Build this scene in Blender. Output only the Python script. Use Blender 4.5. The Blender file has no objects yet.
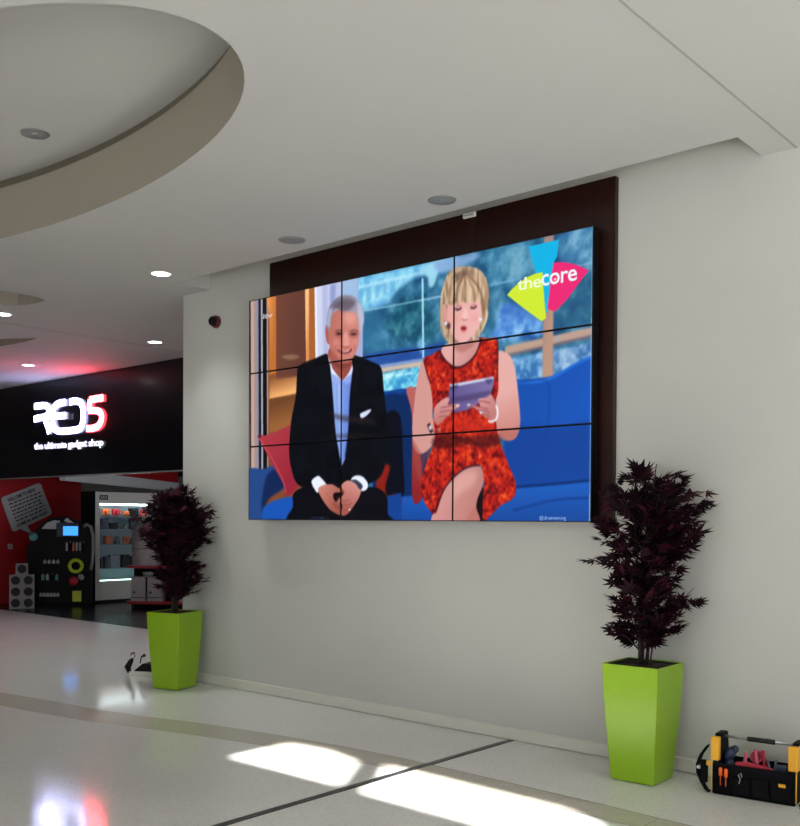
import bpy, bmesh, math, random
import numpy as np
from mathutils import Vector, Matrix

# ------------------------------------------------------------------ camera, sky, sun, exposure
SC = bpy.context.scene
COL = SC.collection
FPX, PPY = 970.36, 534.0
CAM = Vector((7.0394, -5.9062, 1.6576))
YAW, PITCH, ROLL = -0.71766, -0.01505, 0.00586
fwd = Vector((math.sin(YAW)*math.cos(PITCH), math.cos(YAW)*math.cos(PITCH), math.sin(PITCH)))
r0 = Vector((math.cos(YAW), -math.sin(YAW), 0)); u0 = r0.cross(fwd)
rt = math.cos(ROLL)*r0 + math.sin(ROLL)*u0
up = -math.sin(ROLL)*r0 + math.cos(ROLL)*u0
cd = bpy.data.cameras.new('camera'); cam = bpy.data.objects.new('camera', cd); COL.objects.link(cam)
cd.sensor_fit = 'HORIZONTAL'; cd.sensor_width = 36; cd.lens = FPX/800*36
cd.shift_y = (PPY-413)/800; cd.clip_start = 0.05; cd.clip_end = 200
cam.matrix_world = Matrix(((rt.x, up.x, -fwd.x, CAM.x), (rt.y, up.y, -fwd.y, CAM.y), (rt.z, up.z, -fwd.z, CAM.z), (0, 0, 0, 1)))
SC.camera = cam
SC.view_settings.view_transform = 'Standard'
try: SC.view_settings.look = 'None'
except Exception: pass
SC.view_settings.gamma = 1.0
SC.view_settings.use_curve_mapping = False
SC.view_settings.exposure = 0.0
EXPO = 0.0

w = bpy.data.worlds.new('daylight'); SC.world = w; w.use_nodes = True
bg = w.node_tree.nodes['Background']
bg.inputs[0].default_value = (0.93, 0.97, 1.08, 1); bg.inputs[1].default_value = 1.40

SUN_EL, SUN_AZ = math.radians(42), math.radians(-32)        # azimuth of the sun seen from the room, from +x
sd = Vector((math.cos(SUN_AZ)*math.cos(SUN_EL), math.sin(SUN_AZ)*math.cos(SUN_EL), math.sin(SUN_EL)))
sl = bpy.data.lights.new('sun', 'SUN'); sl.energy = 34.0; sl.angle = math.radians(1.5); sl.color = (1, 0.98, 0.94)
sun = bpy.data.objects.new('sun', sl); COL.objects.link(sun)
sun.rotation_euler = sd.to_track_quat('Z', 'Y').to_euler()

# ------------------------------------------------------------------ helpers
def ray(u, v):
    return rt*((u-400)/FPX) + up*((PPY-v)/FPX) + fwd
def aty(u, v, y):
    d = ray(u, v); return CAM + d*((y-CAM.y)/d.y)
def atz(u, v, z):
    d = ray(u, v); return CAM + d*((z-CAM.z)/d.z)
def lin(c):
    return c/12.92 if c <= 0.04045 else ((c+0.055)/1.055)**2.4
def hx(h):
    h = h.lstrip('#'); return tuple(lin(int(h[i:i+2], 16)/255) for i in (0, 2, 4)) + (1,)

def mat(name, color, rough=0.6, metal=0.0, noise=None, bump=None, coat=0, spec=None, trans=0, emit=None, estr=0, alpha=None):
    m = bpy.data.materials.new(name); m.use_nodes = True
    nt = m.node_tree; b = nt.nodes['Principled BSDF']
    c = hx(color) if isinstance(color, str) else color
    b.inputs['Base Color'].default_value = c
    b.inputs['Roughness'].default_value = rough; b.inputs['Metallic'].default_value = metal
    if coat: b.inputs['Coat Weight'].default_value = coat; b.inputs['Coat Roughness'].default_value = 0.05
    if spec is not None: b.inputs['Specular IOR Level'].default_value = spec
    if trans: b.inputs['Transmission Weight'].default_value = trans
    if emit: b.inputs['Emission Color'].default_value = hx(emit) if isinstance(emit, str) else emit; b.inputs['Emission Strength'].default_value = estr
    tc = nt.nodes.new('ShaderNodeTexCoord')
    if noise:                                                # (scale, second colour, amount)
        n = nt.nodes.new('ShaderNodeTexNoise'); n.inputs['Scale'].default_value = noise[0]; n.inputs['Detail'].default_value = 5
        nt.links.new(tc.outputs['Object'], n.inputs['Vector'])
        mr = nt.nodes.new('ShaderNodeMapRange'); mr.inputs[1].default_value = 0.35; mr.inputs[2].default_value = 0.65
        mr.inputs[4].default_value = noise[2]
        nt.links.new(n.outputs['Fac'], mr.inputs[0])
        mx = nt.nodes.new('ShaderNodeMix'); mx.data_type = 'RGBA'
        mx.inputs[6].default_value = c; mx.inputs[7].default_value = hx(noise[1])
        nt.links.new(mr.outputs[0], mx.inputs[0]); nt.links.new(mx.outputs[2], b.inputs['Base Color'])
    if bump:                                                 # (scale, strength)
        n = nt.nodes.new('ShaderNodeTexNoise'); n.inputs['Scale'].default_value = bump[0]; n.inputs['Detail'].default_value = 3
        nt.links.new(tc.outputs['Object'], n.inputs['Vector'])
        bp = nt.nodes.new('ShaderNodeBump'); bp.inputs['Strength'].default_value = bump[1]; bp.inputs['Distance'].default_value = 0.01
        nt.links.new(n.outputs['Fac'], bp.inputs['Height']); nt.links.new(bp.outputs['Normal'], b.inputs['Normal'])
    return m

M = {}
M['wall'] = mat('wall_paint', '#c4c3bc', 0.75, noise=(1.2, '#c0bfb8', 1.0), bump=(60, 0.06))
M['ceiling'] = mat('ceiling_paint', '#bdbdb9', 0.85, noise=(0.6, '#b9b9b6', 1.0))
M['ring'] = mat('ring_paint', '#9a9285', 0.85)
M['joint'] = mat('ceiling_joint', '#a19f98', 0.8)  # plain grey of the thin ceiling joint strips
M['skirt'] = mat('skirting_paint', '#d6d2c6', 0.5)
M['wood'] = None
M['black_gloss'] = mat('fascia_black', '#0f0f15', 0.2, spec=0.4)
M['black'] = mat('black_matt', '#0a0a0c', 0.6, spec=0.2)
M['bezel'] = mat('bezel_black', '#08080a', 0.35)
M['shop_floor'] = mat('shop_floor', '#1d2225', 0.25, noise=(6, '#262b2e', 1))
M['red'] = mat('shop_red', '#b00a14', 0.6)
M['dark'] = mat('shop_dark', '#08080a', 0.7, spec=0.15)
M['white'] = mat('white_plastic', '#d8d8d4', 0.5)
M['offwhite'] = mat('white_board', '#b9b9bb', 0.6)
M['ink'] = mat('ink', '#16161c', 0.7)
M['lime'] = mat('lime_plastic', '#8bb318', 0.32, spec=0.5, bump=(4, 0.01))
M['soil'] = mat('soil', '#1a1310', 0.95, noise=(40, '#2e211a', 1), bump=(60, 0.8))
M['foot'] = mat('black_rubber', '#101010', 0.7)
M['bark'] = mat('bark', '#3a2624', 0.8, noise=(30, '#1f1414', 1), bump=(50, 0.5))
M['leaf'] = mat('maple_leaf', '#2a0d17', 0.6, spec=0.12, noise=(9, '#160810', 1))
M['leaf_b'] = mat('maple_leaf_bright', '#481224', 0.6, spec=0.12, noise=(12, '#220a14', 1))
M['steel'] = mat('steel', '#c5c7c8', 0.35, 0.7)
M['chrome'] = mat('chrome', '#dcdcdc', 0.08, 1.0)
M['metal_grey'] = mat('grey_trim', '#8c8d8c', 0.4, 0.3)
M['fabric'] = mat('bag_fabric', '#0d0e11', 0.85, spec=0.15, noise=(300, '#0b0b0e', 1), bump=(400, 0.3))
M['yellow'] = mat('tool_yellow', '#f8b428', 0.45)
M['orange'] = mat('tool_orange', '#f2641c', 0.4)
M['tred'] = mat('tool_red', '#b3243a', 0.4)
M['tpink'] = mat('cable_red', '#c8506a', 0.4)
M['tblue'] = mat('tool_blue', '#27364f', 0.5)
M['tgrey'] = mat('tool_grey', '#5d656c', 0.4, 0.4)
M['carton'] = mat('carton', '#a89d9b', 0.6, noise=(20, '#9a8f8d', 1))
M['carton_dim'] = mat('carton_dimmed', '#8a8180', 0.6, noise=(20, '#7c7473', 1))  # darker copy of carton, the shop's dimness put into its colour
M['carton_red'] = mat('carton_red', '#7a2420', 0.6)
M['shelf_red'] = mat('shelf_red', '#a01020', 0.4)
M['cab'] = mat('cabinet_white', '#cfcac0', 0.5)
M['teal'] = mat('pack_teal', '#4e8f8c', 0.5)
M['navy'] = mat('pack_navy', '#16263f', 0.5)
M['pgreen'] = mat('pack_green', '#b7c81a', 0.5)
M['pred'] = mat('pack_red', '#c01c2c', 0.5)
M['porange'] = mat('pack_orange', '#e0662c', 0.5)
M['glass'] = mat('clear_glass', '#ffffff', 0.02, trans=1.0); M['glass'].node_tree.nodes['Principled BSDF'].inputs['IOR'].default_value = 1.1
M['lamp_on'] = mat('lamp_lit', '#ffffff', 0.5, emit=(1, 0.97, 0.92, 1), estr=9)
M['lamp_off'] = mat('lamp_unlit', '#8d8f90', 0.4, 0.2)
M['cab_lamp'] = mat('cabinet_tube', '#ffffff', 0.5, emit=(0.8, 0.95, 1.0, 1), estr=10)
M['screen_blue'] = mat('small_screen', '#0830a0', 0.3, emit=(0.03, 0.28, 1.0, 1), estr=1.6)
M['sign_white'] = mat('sign_white_light', '#ffffff', 0.4, emit=(0.52, 0.54, 1.0, 1), estr=12)
M['sign_red'] = mat('sign_red_light', '#ff3030', 0.4, emit=(1.0, 0.05, 0.07, 1), estr=38)
M['tag_light'] = mat('tagline_light', '#ffffff', 0.4, emit=(0.75, 0.78, 1.0, 1), estr=1.3)
M['alarm_red'] = mat('alarm_red', '#5a0f16', 0.3)
M['grille'] = mat('grille', '#8a8c8e', 0.6, 0.2)

def wood_mat():
    m = mat('mahogany_veneer', '#35150d', 0.32, spec=0.4); nt = m.node_tree; b = nt.nodes['Principled BSDF']
    tc = nt.nodes['Texture Coordinate']; mp = nt.nodes.new('ShaderNodeMapping'); mp.inputs['Scale'].default_value = (26, 26, 1.2)
    n = nt.nodes.new('ShaderNodeTexNoise'); n.inputs['Scale'].default_value = 1.6; n.inputs['Detail'].default_value = 6
    cr = nt.nodes.new('ShaderNodeValToRGB'); cr.color_ramp.elements[0].position = 0.3; cr.color_ramp.elements[1].position = 0.75
    cr.color_ramp.elements[0].color = hx('#190805'); cr.color_ramp.elements[1].color = hx('#30130b')
    nt.links.new(tc.outputs['Object'], mp.inputs[0]); nt.links.new(mp.outputs[0], n.inputs['Vector'])
    nt.links.new(n.outputs['Fac'], cr.inputs[0]); nt.links.new(cr.outputs[0], b.inputs['Base Color'])
    return m
M['wood'] = wood_mat()

def terrazzo(name, base, chips, rough):
    m = mat(name, base, rough, spec=0.5); nt = m.node_tree; b = nt.nodes['Principled BSDF']; tc = nt.nodes['Texture Coordinate']
    v = nt.nodes.new('ShaderNodeTexVoronoi'); v.inputs['Scale'].default_value = 110
    cr = nt.nodes.new('ShaderNodeValToRGB'); cr.color_ramp.interpolation = 'CONSTANT'
    els = cr.color_ramp.elements; els[0].position = 0; els[0].color = hx(chips[0]); els[1].position = 0.15; els[1].color = hx(chips[1])
    for p, c in ((0.35, chips[2]), (0.6, chips[3]), (0.85, chips[4])):
        e = els.new(p); e.color = hx(c)
    sp = nt.nodes.new('ShaderNodeSeparateColor')
    nt.links.new(tc.outputs['Object'], v.inputs['Vector']); nt.links.new(v.outputs['Color'], sp.inputs[0]); nt.links.new(sp.outputs[0], cr.inputs[0])
    n = nt.nodes.new('ShaderNodeTexNoise'); n.inputs['Scale'].default_value = 0.9; n.inputs['Detail'].default_value = 5
    nt.links.new(tc.outputs['Object'], n.inputs['Vector'])
    mx = nt.nodes.new('ShaderNodeMix'); mx.data_type = 'RGBA'; mx.blend_type = 'MIX'; mx.inputs[0].default_value = 0.45
    mx.inputs[7].default_value = hx(base)
    nt.links.new(cr.outputs[0], mx.inputs[6])
    m2 = nt.nodes.new('ShaderNodeMix'); m2.data_type = 'RGBA'; m2.blend_type = 'MULTIPLY'; m2.inputs[0].default_value = 0.12
    nt.links.new(mx.outputs[2], m2.inputs[6]); nt.links.new(n.outputs['Fac'], m2.inputs[7])
    nt.links.new(m2.outputs[2], b.inputs['Base Color'])
    n2 = nt.nodes.new('ShaderNodeTexNoise'); n2.inputs['Scale'].default_value = 3; n2.inputs['Detail'].default_value = 4
    nt.links.new(tc.outputs['Object'], n2.inputs['Vector'])
    mr = nt.nodes.new('ShaderNodeMapRange'); mr.inputs[3].default_value = rough*0.75; mr.inputs[4].default_value = rough*1.3
    nt.links.new(n2.outputs['Fac'], mr.inputs[0]); nt.links.new(mr.outputs[0], b.inputs['Roughness'])
    bp = nt.nodes.new('ShaderNodeBump'); bp.inputs['Strength'].default_value = 0.03; bp.inputs['Distance'].default_value = 0.02
    nt.links.new(n2.outputs['Fac'], bp.inputs['Height']); nt.links.new(bp.outputs['Normal'], b.inputs['Normal'])
    return m
M['floor'] = terrazzo('terrazzo_floor', '#eeede8', ('#d8d7d2', '#ebeae5', '#f1f0ec', '#eceae4', '#f4f4f2'), 0.09)
M['band'] = terrazzo('beige_tile_band', '#ccc6b8', ('#bfb8a9', '#ccc5b6', '#d3cdc0', '#c8c1b3', '#d8d2c6'), 0.16)

class MB:
    """collects shapes in one bmesh; build() links them as one mesh object"""
    def __init__(self): self.b = bmesh.new(); self.mi = 0
    def _new(self, before):
        for f in self.b.faces:
            if f.index == -1 or f not in before: f.material_index = self.mi
    def faces_from(self, vs, fs):
        v = [self.b.verts.new(p) for p in vs]
        for f in fs:
            try:
                nf = self.b.faces.new([v[i] for i in f]); nf.material_index = self.mi
            except ValueError: pass
        return v
    def box(self, x0, x1, y0, y1, z0, z1, bevel=0, mtx=None):
        vs = [Vector((x, y, z)) for z in (z0, z1) for y in (y0, y1) for x in (x0, x1)]
        if mtx is not None: vs = [mtx @ p for p in vs]
        fs = [(0, 2, 3, 1), (4, 5, 7, 6), (0, 1, 5, 4), (2, 6, 7, 3), (0, 4, 6, 2), (1, 3, 7, 5)]
        if bevel <= 0: self.faces_from(vs, fs); return self
        t = bmesh.new(); v = [t.verts.new(p) for p in vs]
        for f in fs: t.faces.new([v[i] for i in f])
        bmesh.ops.bevel(t, geom=list(t.edges), offset=bevel, segments=2, affect='EDGES', profile=0.5)
        self.merge(t); return self
    def merge(self, t):
        t.verts.ensure_lookup_table(); t.verts.index_update()
        v = [self.b.verts.new(p.co) for p in t.verts]
        for f in t.faces:
            try:
                nf = self.b.faces.new([v[q.index] for q in f.verts]); nf.material_index = self.mi; nf.smooth = f.smooth
            except ValueError: pass
        t.free()
    def prism(self, pts, axis, a, b):
        """closed 2-D outline extruded along an axis from a to b"""
        def P(p, t):
            return {'x': (t, p[0], p[1]), 'y': (p[0], t, p[1]), 'z': (p[0], p[1], t)}[axis]
        n = len(pts)
        vs = [P(p, a) for p in pts] + [P(p, b) for p in pts]
        fs = [tuple(range(n))[::-1], tuple(range(n, 2*n))] + [(i, (i+1) % n, n+(i+1) % n, n+i) for i in range(n)]
        self.faces_from(vs, fs); return self
    def lathe(self, prof, n=24, c=(0, 0, 0), mtx=None, smooth=True, cap=True):
        c = Vector(c); rings = []
        for r, z in prof:
            ring = []
            for k in range(n):
                a = 2*math.pi*k/n; p = Vector((r*math.cos(a), r*math.sin(a), z))
                if mtx is not None: p = mtx @ p
                ring.append(self.b.verts.new(p+c))
            rings.append(ring)
        for i in range(len(rings)-1):
            for k in range(n):
                f = self.b.faces.new((rings[i][k], rings[i][(k+1) % n], rings[i+1][(k+1) % n], rings[i+1][k])); f.smooth = smooth; f.material_index = self.mi
        for rg in ((rings[0][::-1], rings[-1]) if cap else ()):
            f = self.b.faces.new(rg); f.material_index = self.mi
        return self
    def tube(self, path, rad, n=8, close=True):
        path = [Vector(p) for p in path]; rings = []
        rads = rad if isinstance(rad, (list, tuple)) else [rad]*len(path)
        prev = None
        for i, p in enumerate(path):
            d = (path[min(i+1, len(path)-1)] - path[max(i-1, 0)]).normalized()
            if prev is None:
                a = d.orthogonal().normalized()
            else:
                a = (prev - d*prev.dot(d)).normalized()
            prev = a; b2 = d.cross(a)
            rings.append([self.b.verts.new(p + (a*math.cos(2*math.pi*k/n)+b2*math.sin(2*math.pi*k/n))*rads[i]) for k in range(n)])
        for i in range(len(rings)-1):
            for k in range(n):
                f = self.b.faces.new((rings[i][k], rings[i][(k+1) % n], rings[i+1][(k+1) % n], rings[i+1][k])); f.smooth = True; f.material_index = self.mi
        self.b.faces.new(rings[0][::-1]).material_index = self.mi; self.b.faces.new(rings[-1]).material_index = self.mi
        return self
    def ball(self, c, r, n=16, sc=(1, 1, 1)):
        t = bmesh.new(); bmesh.ops.create_uvsphere(t, u_segments=n, v_segments=n//2, radius=r)
        for v in t.verts: v.co = Vector((v.co.x*sc[0], v.co.y*sc[1], v.co.z*sc[2])) + Vector(c)
        for f in t.faces: f.smooth = True
        self.merge(t); return self
    def ribbon(self, pts, wd, plane_y0, plane_y1):
        """stroke with a flat section in the xz plane, y from plane_y0 to plane_y1"""
        P = [Vector((p[0], p[1])) for p in pts]; L = []; R = []
        for i, p in enumerate(P):
            d0 = (P[i]-P[i-1]).normalized() if i > 0 else (P[1]-P[0]).normalized()
            d1 = (P[i+1]-P[i]).normalized() if i < len(P)-1 else d0
            t = (d0+d1).normalized(); nrm = Vector((-t.y, t.x)); k = wd/2/max(0.5, nrm.dot(Vector((-d1.y, d1.x))))
            L.append(p+nrm*k); R.append(p-nrm*k)
        n = len(P); vs = []
        for y in (plane_y0, plane_y1):
            vs += [(q.x, y, q.y) for q in L] + [(q.x, y, q.y) for q in R]
        o = 2*n; fs = []
        for i in range(n-1):
            fs += [(i, i+1, n+i+1, n+i), (o+i, o+n+i, o+n+i+1, o+i+1), (i, o+i, o+i+1, i+1), (n+i, n+i+1, o+n+i+1, o+n+i)]
        fs += [(0, n, o+n, o), (n-1, o+n-1, o+2*n-1, 2*n-1)]
        self.faces_from(vs, fs); return self
    def build(self, name, mats, parent=None, loc=None, rotz=0, recalc=True):
        if recalc: bmesh.ops.recalc_face_normals(self.b, faces=list(self.b.faces))
        me = bpy.data.meshes.new(name); self.b.to_mesh(me); self.b.free()
        if not isinstance(mats, (list, tuple)): mats = [mats]
        for m in mats: me.materials.append(m)
        o = bpy.data.objects.new(name, me); COL.objects.link(o)
        if parent is not None: o.parent = parent
        if loc is not None: o.location = loc
        o.rotation_euler.z = rotz
        return o

def empty(name, loc, rotz=0):
    o = bpy.data.objects.new(name, None); o.empty_display_size = 0.1; COL.objects.link(o)
    o.location = loc; o.rotation_euler.z = rotz; return o
def tag(o, label, cat, group=None):
    o['label'] = label; o['category'] = cat
    if group: o['group'] = group
    return o
def struct(o): o['kind'] = 'structure'; return o
def dup(o, parent=None):
    c = o.copy(); COL.objects.link(c)
    if parent is not None: c.parent = parent
    for ch in list(o.children): dup(ch, c)
    return c
def text_mesh(txt, spacing=1.0, off=0.0):
    """flat triangulated text in the xy plane -> (verts Nx2, faces), fitted to unit width/height box later"""
    cu = bpy.data.curves.new('t', 'FONT'); cu.body = txt; cu.size = 1; cu.space_character = spacing; cu.offset = off; cu.resolution_u = 4
    o = bpy.data.objects.new('t', cu); COL.objects.link(o)
    dg = bpy.context.evaluated_depsgraph_get(); me = bpy.data.meshes.new_from_object(o.evaluated_get(dg))
    me.calc_loop_triangles()
    v = np.array([p.co[:2] for p in me.vertices]); f = [tuple(t.vertices) for t in me.loop_triangles]
    bpy.data.objects.remove(o); bpy.data.curves.remove(cu); bpy.data.meshes.remove(me)
    v = v - v.min(0); return v, f
exec_later = []

# ------------------------------------------------------------------ structure
WY, ZC = 0.15, 3.935                                          # wall face and ceiling height
ELC = (0.45, -3.12); ELA, ELB = 2.92, 1.15
def ell(n=96, k=0.0): return [(ELC[0]+(ELA+k)*math.cos(2*math.pi*i/n), ELC[1]+(ELB+k)*math.sin(2*math.pi*i/n)) for i in range(n)]
def shift(pts, h): o = Vector((sd.x, sd.y))/sd.z*h; return [(p[0]+o.x, p[1]+o.y) for p in pts]
RX0, RX1, RY0, RYC = -0.78, 4.73, -0.24, 4.5
hole_a = [(-2.46, -1.3), (-2.43, -1.03), (-2.42, -0.8), (-2.5, -0.66), (-2.75, -0.65), (-2.97, -0.72), (-3.15, -1.05), (-3.3, -1.6), (-3.0, -1.9), (-2.6, -1.7)]
hole_b = [(-4.58, 0.37), (-4.75, 0.25), (-5.01, 0.1), (-5.4, -0.15), (-6.0, -0.35), (-6.4, -0.2), (-6.3, 0.2), (-5.5, 0.36), (-4.95, 0.4)]
sun_cutout_a = shift([(1.75, -1.60), (1.75, -1.07), (2.10, -1.03), (2.47, -1.12), (2.62, -1.36), (2.78, -1.60)], ZC)  # made-up ceiling opening, cut so the sun draws the floor patch
sun_cutout_b = shift([(3.02, -1.62), (2.93, -1.36), (2.70, -1.05), (3.45, -1.08), (4.10, -1.10), (4.40, -1.22), (4.62, -1.58), (4.0, -1.64)], ZC)  # second made-up opening, for the longer part of the sun patch

m = MB().box(-18, 13, -15, 2.5, -0.2, 0); struct(m.build('floor', M['floor']))
m = MB().box(-18, -1.5, 2.5, 16, -0.2, 0.004); struct(m.build('floor', M['shop_floor']))

def plane_with_holes(x0, x1, y0, y1, z, holes):
    b = bmesh.new(); edges = []
    for lp in [[(x0, y0), (x1, y0), (x1, y1), (x0, y1)]] + holes:
        vs = [b.verts.new((p[0], p[1], z)) for p in lp]
        edges += [b.edges.new((vs[i], vs[(i+1) % len(vs)])) for i in range(len(vs))]
    bmesh.ops.triangle_fill(b, use_beauty=True, edges=edges)
    return b
rec = [(RX0, RY0), (RX1, RY0), (RX1, WY+0.02), (RX0, WY+0.02)]
b = plane_with_holes(-18, 13, -13, 2.56, ZC, [ell(), rec, hole_a, hole_b, sun_cutout_a, sun_cutout_b])
mm = MB(); mm.merge(b); co = mm.build('ceiling', M['ceiling']); struct(co)
def rim(pts, z0, z1, cap, name='ceiling', mt=None, capmat=None, drop=False):
    q = MB(); n = len(pts)
    vs = [(p[0], p[1], z0) for p in pts] + [(p[0], p[1], z1) for p in pts]
    q.faces_from(vs, [(i, (i+1) % n, n+(i+1) % n, n+i) for i in range(n)])
    if cap: q.mi = 1; q.faces_from([(p[0], p[1], z1) for p in pts], [tuple(range(n))])
    return struct(q.build(name, [mt or M['ceiling'], capmat or M['ceiling']]))
# oval coffer: plain drop face, set-back gap with its shade painted dark, upper ceiling
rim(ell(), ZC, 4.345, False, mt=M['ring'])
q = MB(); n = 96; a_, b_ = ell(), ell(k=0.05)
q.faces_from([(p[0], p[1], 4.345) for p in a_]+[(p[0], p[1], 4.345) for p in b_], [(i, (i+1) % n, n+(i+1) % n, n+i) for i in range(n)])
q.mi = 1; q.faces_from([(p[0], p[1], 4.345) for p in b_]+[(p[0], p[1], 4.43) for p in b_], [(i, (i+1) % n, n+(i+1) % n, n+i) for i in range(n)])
struct(q.build('ceiling', [M['ring'], mat('coffer_gap_shade', '#6a6356', 0.9)]))  # gap colour darkened to carry its shade
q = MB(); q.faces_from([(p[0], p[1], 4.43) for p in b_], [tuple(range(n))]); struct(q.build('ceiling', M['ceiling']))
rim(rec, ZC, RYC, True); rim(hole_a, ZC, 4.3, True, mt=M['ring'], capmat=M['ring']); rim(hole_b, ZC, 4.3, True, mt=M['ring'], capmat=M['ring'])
# fine joints between the ceiling boards
for i, xj in enumerate((-3.975, 4.94)):
    struct(MB().box(xj-0.006, xj+0.006, -13, 2.44 if i == 0 else WY-0.002, ZC-0.004, ZC+0.004).build('trim_%d' % (i+1), M['joint']))

struct(MB().box(-1.215, 13, WY, 2.7, 0, RYC+0.02).build('wall_back', M['wall']))
m = MB(); m.prism([(WY-0.014, 0.007), (WY-0.014, 0.088), (WY-0.006, 0.096), (WY, 0.096), (WY, 0.007)], 'x', -1.215, 13)
struct(m.build('baseboard_back', M['skirt']))
M['far_wall'] = mat('far_wall_paint', '#85827c', 0.7)
struct(MB().box(-18.2, -18, -11, 16, 0, 4.6).build('wall_left', M['far_wall']))
struct(MB().box(-18, 0, -11.2, -11, 0, 4.6).build('light_block_front', M['far_wall']))  # unseen wall, placed to hold daylight back from the left
struct(MB().box(13, 13.2, -2.2, 2.7, 0, 4.6).build('light_block_right', M['wall']))  # unseen wall, added to cut daylight from the right side
# floor inlays
top = [(-3.2, -1.95), (-2.4, -1.68), (-1.79, -1.50), (-1.1, -1.40), (-0.4, -1.33), (0.196, -1.21), (0.7, -1.07), (1.437, -0.945), (2.0, -0.88), (2.6, -0.84), (3.4, -0.855), (4.2, -0.88), (5.2, -0.93), (7, -1.0), (12, -1.2)]
bot = [(-3.0, -2.2), (-2.2, -1.97), (-1.5, -1.84), (-0.8, -1.76), (-0.1, -1.66), (0.4, -1.53), (1.0, -1.375), (1.688, -1.24), (2.2, -1.16), (2.8, -1.10), (3.5, -1.10), (4.2, -1.11), (5.1, -1.16), (7, -1.23), (12, -1.43)]
m = MB(); k = len(top)
m.faces_from([(p[0], p[1], 0.002) for p in top]+[(p[0], p[1], 0.002) for p in bot], [(i, i+1, k+i+1, k+i) for i in range(k-1)])
struct(m.build('trim_3', M['band']))
m = MB()
for i in range(8, k-1):
    for pl, w_ in ((top, 0.004), (bot, 0.0025)):
        a, c = Vector(pl[i]), Vector(pl[i+1]); d = (c-a).normalized(); nn = Vector((-d.y, d.x))*w_
        m.faces_from([(q.x, q.y, 0.003) for q in (a-nn, c-nn, c+nn, a+nn)], [(0, 1, 2, 3)])
for i in range(1, 8):
    a, c = Vector(top[i]), Vector(top[i+1]); d = (c-a).normalized(); nn = Vector((-d.y, d.x))*0.0025
    m.faces_from([(q.x, q.y, 0.003) for q in (a-nn, c-nn, c+nn, a+nn)], [(0, 1, 2, 3)])
for xj, ya, yb in ((3.39, -1.10, -0.855), (3.995, -1.11, -0.87), (4.6, -1.13, -0.90), (2.78, -1.10, -0.84)):
    m.faces_from([(xj-0.002, ya, 0.003), (xj+0.002, ya, 0.003), (xj+0.002, yb, 0.003), (xj-0.002, yb, 0.003)], [(0, 1, 2, 3)])
struct(m.build('trim_4', mat('floor_joint', '#6e6a60', 0.6)))
struct(MB().box(2.862, 2.914, -12, WY-0.014, -0.01, 0.004).build('trim_5', mat('black_inlay', '#26262a', 0.3)))

# shop front and the shop behind it
FY = 2.45
struct(MB().box(-17.9, -1.25, FY, FY+0.22, 2.335, ZC+0.02, bevel=0.01).build('wall_shop_front', M['black_gloss']))
struct(MB().box(-17.9, -1.25, FY-0.012, FY+0.02, 2.325, 2.345).build('trim_6', M['metal_grey']))
struct(MB().box(-18, -1.25, FY+0.22, 16, 2.95, 3.0).build('ceiling', M['dark']))
struct(MB().box(-18, -1.25, 15.6, 15.7, 0, 3).build('wall_shop_back', M['dark']))
p0, p1 = Vector((-10.86, 2.93, 0)), Vector((-11.42, 5.05, 0))
d = (p1-p0).normalized(); rz_red = math.atan2(d.y, d.x)
struct(MB().box(0, (p1-p0).length, -0.0, 0.12, 0.0, 2.9).build('wall_shop_left', M['red'], loc=p0, rotz=rz_red))
struct(MB().box(0, 1.6, -0.0, 0.12, 0, 2.9).build('wall_shop_left', M['red'], loc=(-12.6, 2.75, 0), rotz=0.1))
# pale bulkhead strip with a red band above it, receding into the shop
a = atz(60, 480, 2.28); e = atz(183, 492, 2.28); a.z = e.z = 0; a = a+(e-a)*((2.72-a.y)/(e.y-a.y)); e = e.lerp(a, 0.05); dd = (e-a)
struct(MB().box(0, dd.length, 0, 0.1, 2.28, 2.48).build('trim_7', M['white'], loc=a, rotz=math.atan2(dd.y, dd.x)))
struct(MB().box(0, dd.length, 0.02, 0.1, 2.48, 2.94).build('trim_8', M['red'], loc=a, rotz=math.atan2(dd.y, dd.x)))

# ------------------------------------------------------------------ mahogany backing behind the video wall
bk = empty('backing_panel', (0.165, WY-0.045, 1.655))
tag(bk, 'dark mahogany veneer wall backing framing the video screens', 'wall panel')
wd = [0, 1.19, 2.38, 3.575]
for i in range(3):
    MB().box(wd[i]+0.0015, wd[i+1]-0.0015, 0, 0.044, 0, 2.372, bevel=0.002).build('board', M['wood'], bk)
ir = empty('wall_sensor', (2.435, WY-0.045, 3.985)); tag(ir, 'small white sensor box high on the mahogany panel above the screens', 'sensor')
MB().box(0, 0.115, -0.022, 0, 0, 0.036, bevel=0.004).build('housing', M['white'], ir)
MB().box(0.012, 0.10, -0.024, -0.021, 0.015, 0.020).build('slot', M['grille'], ir)

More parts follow.
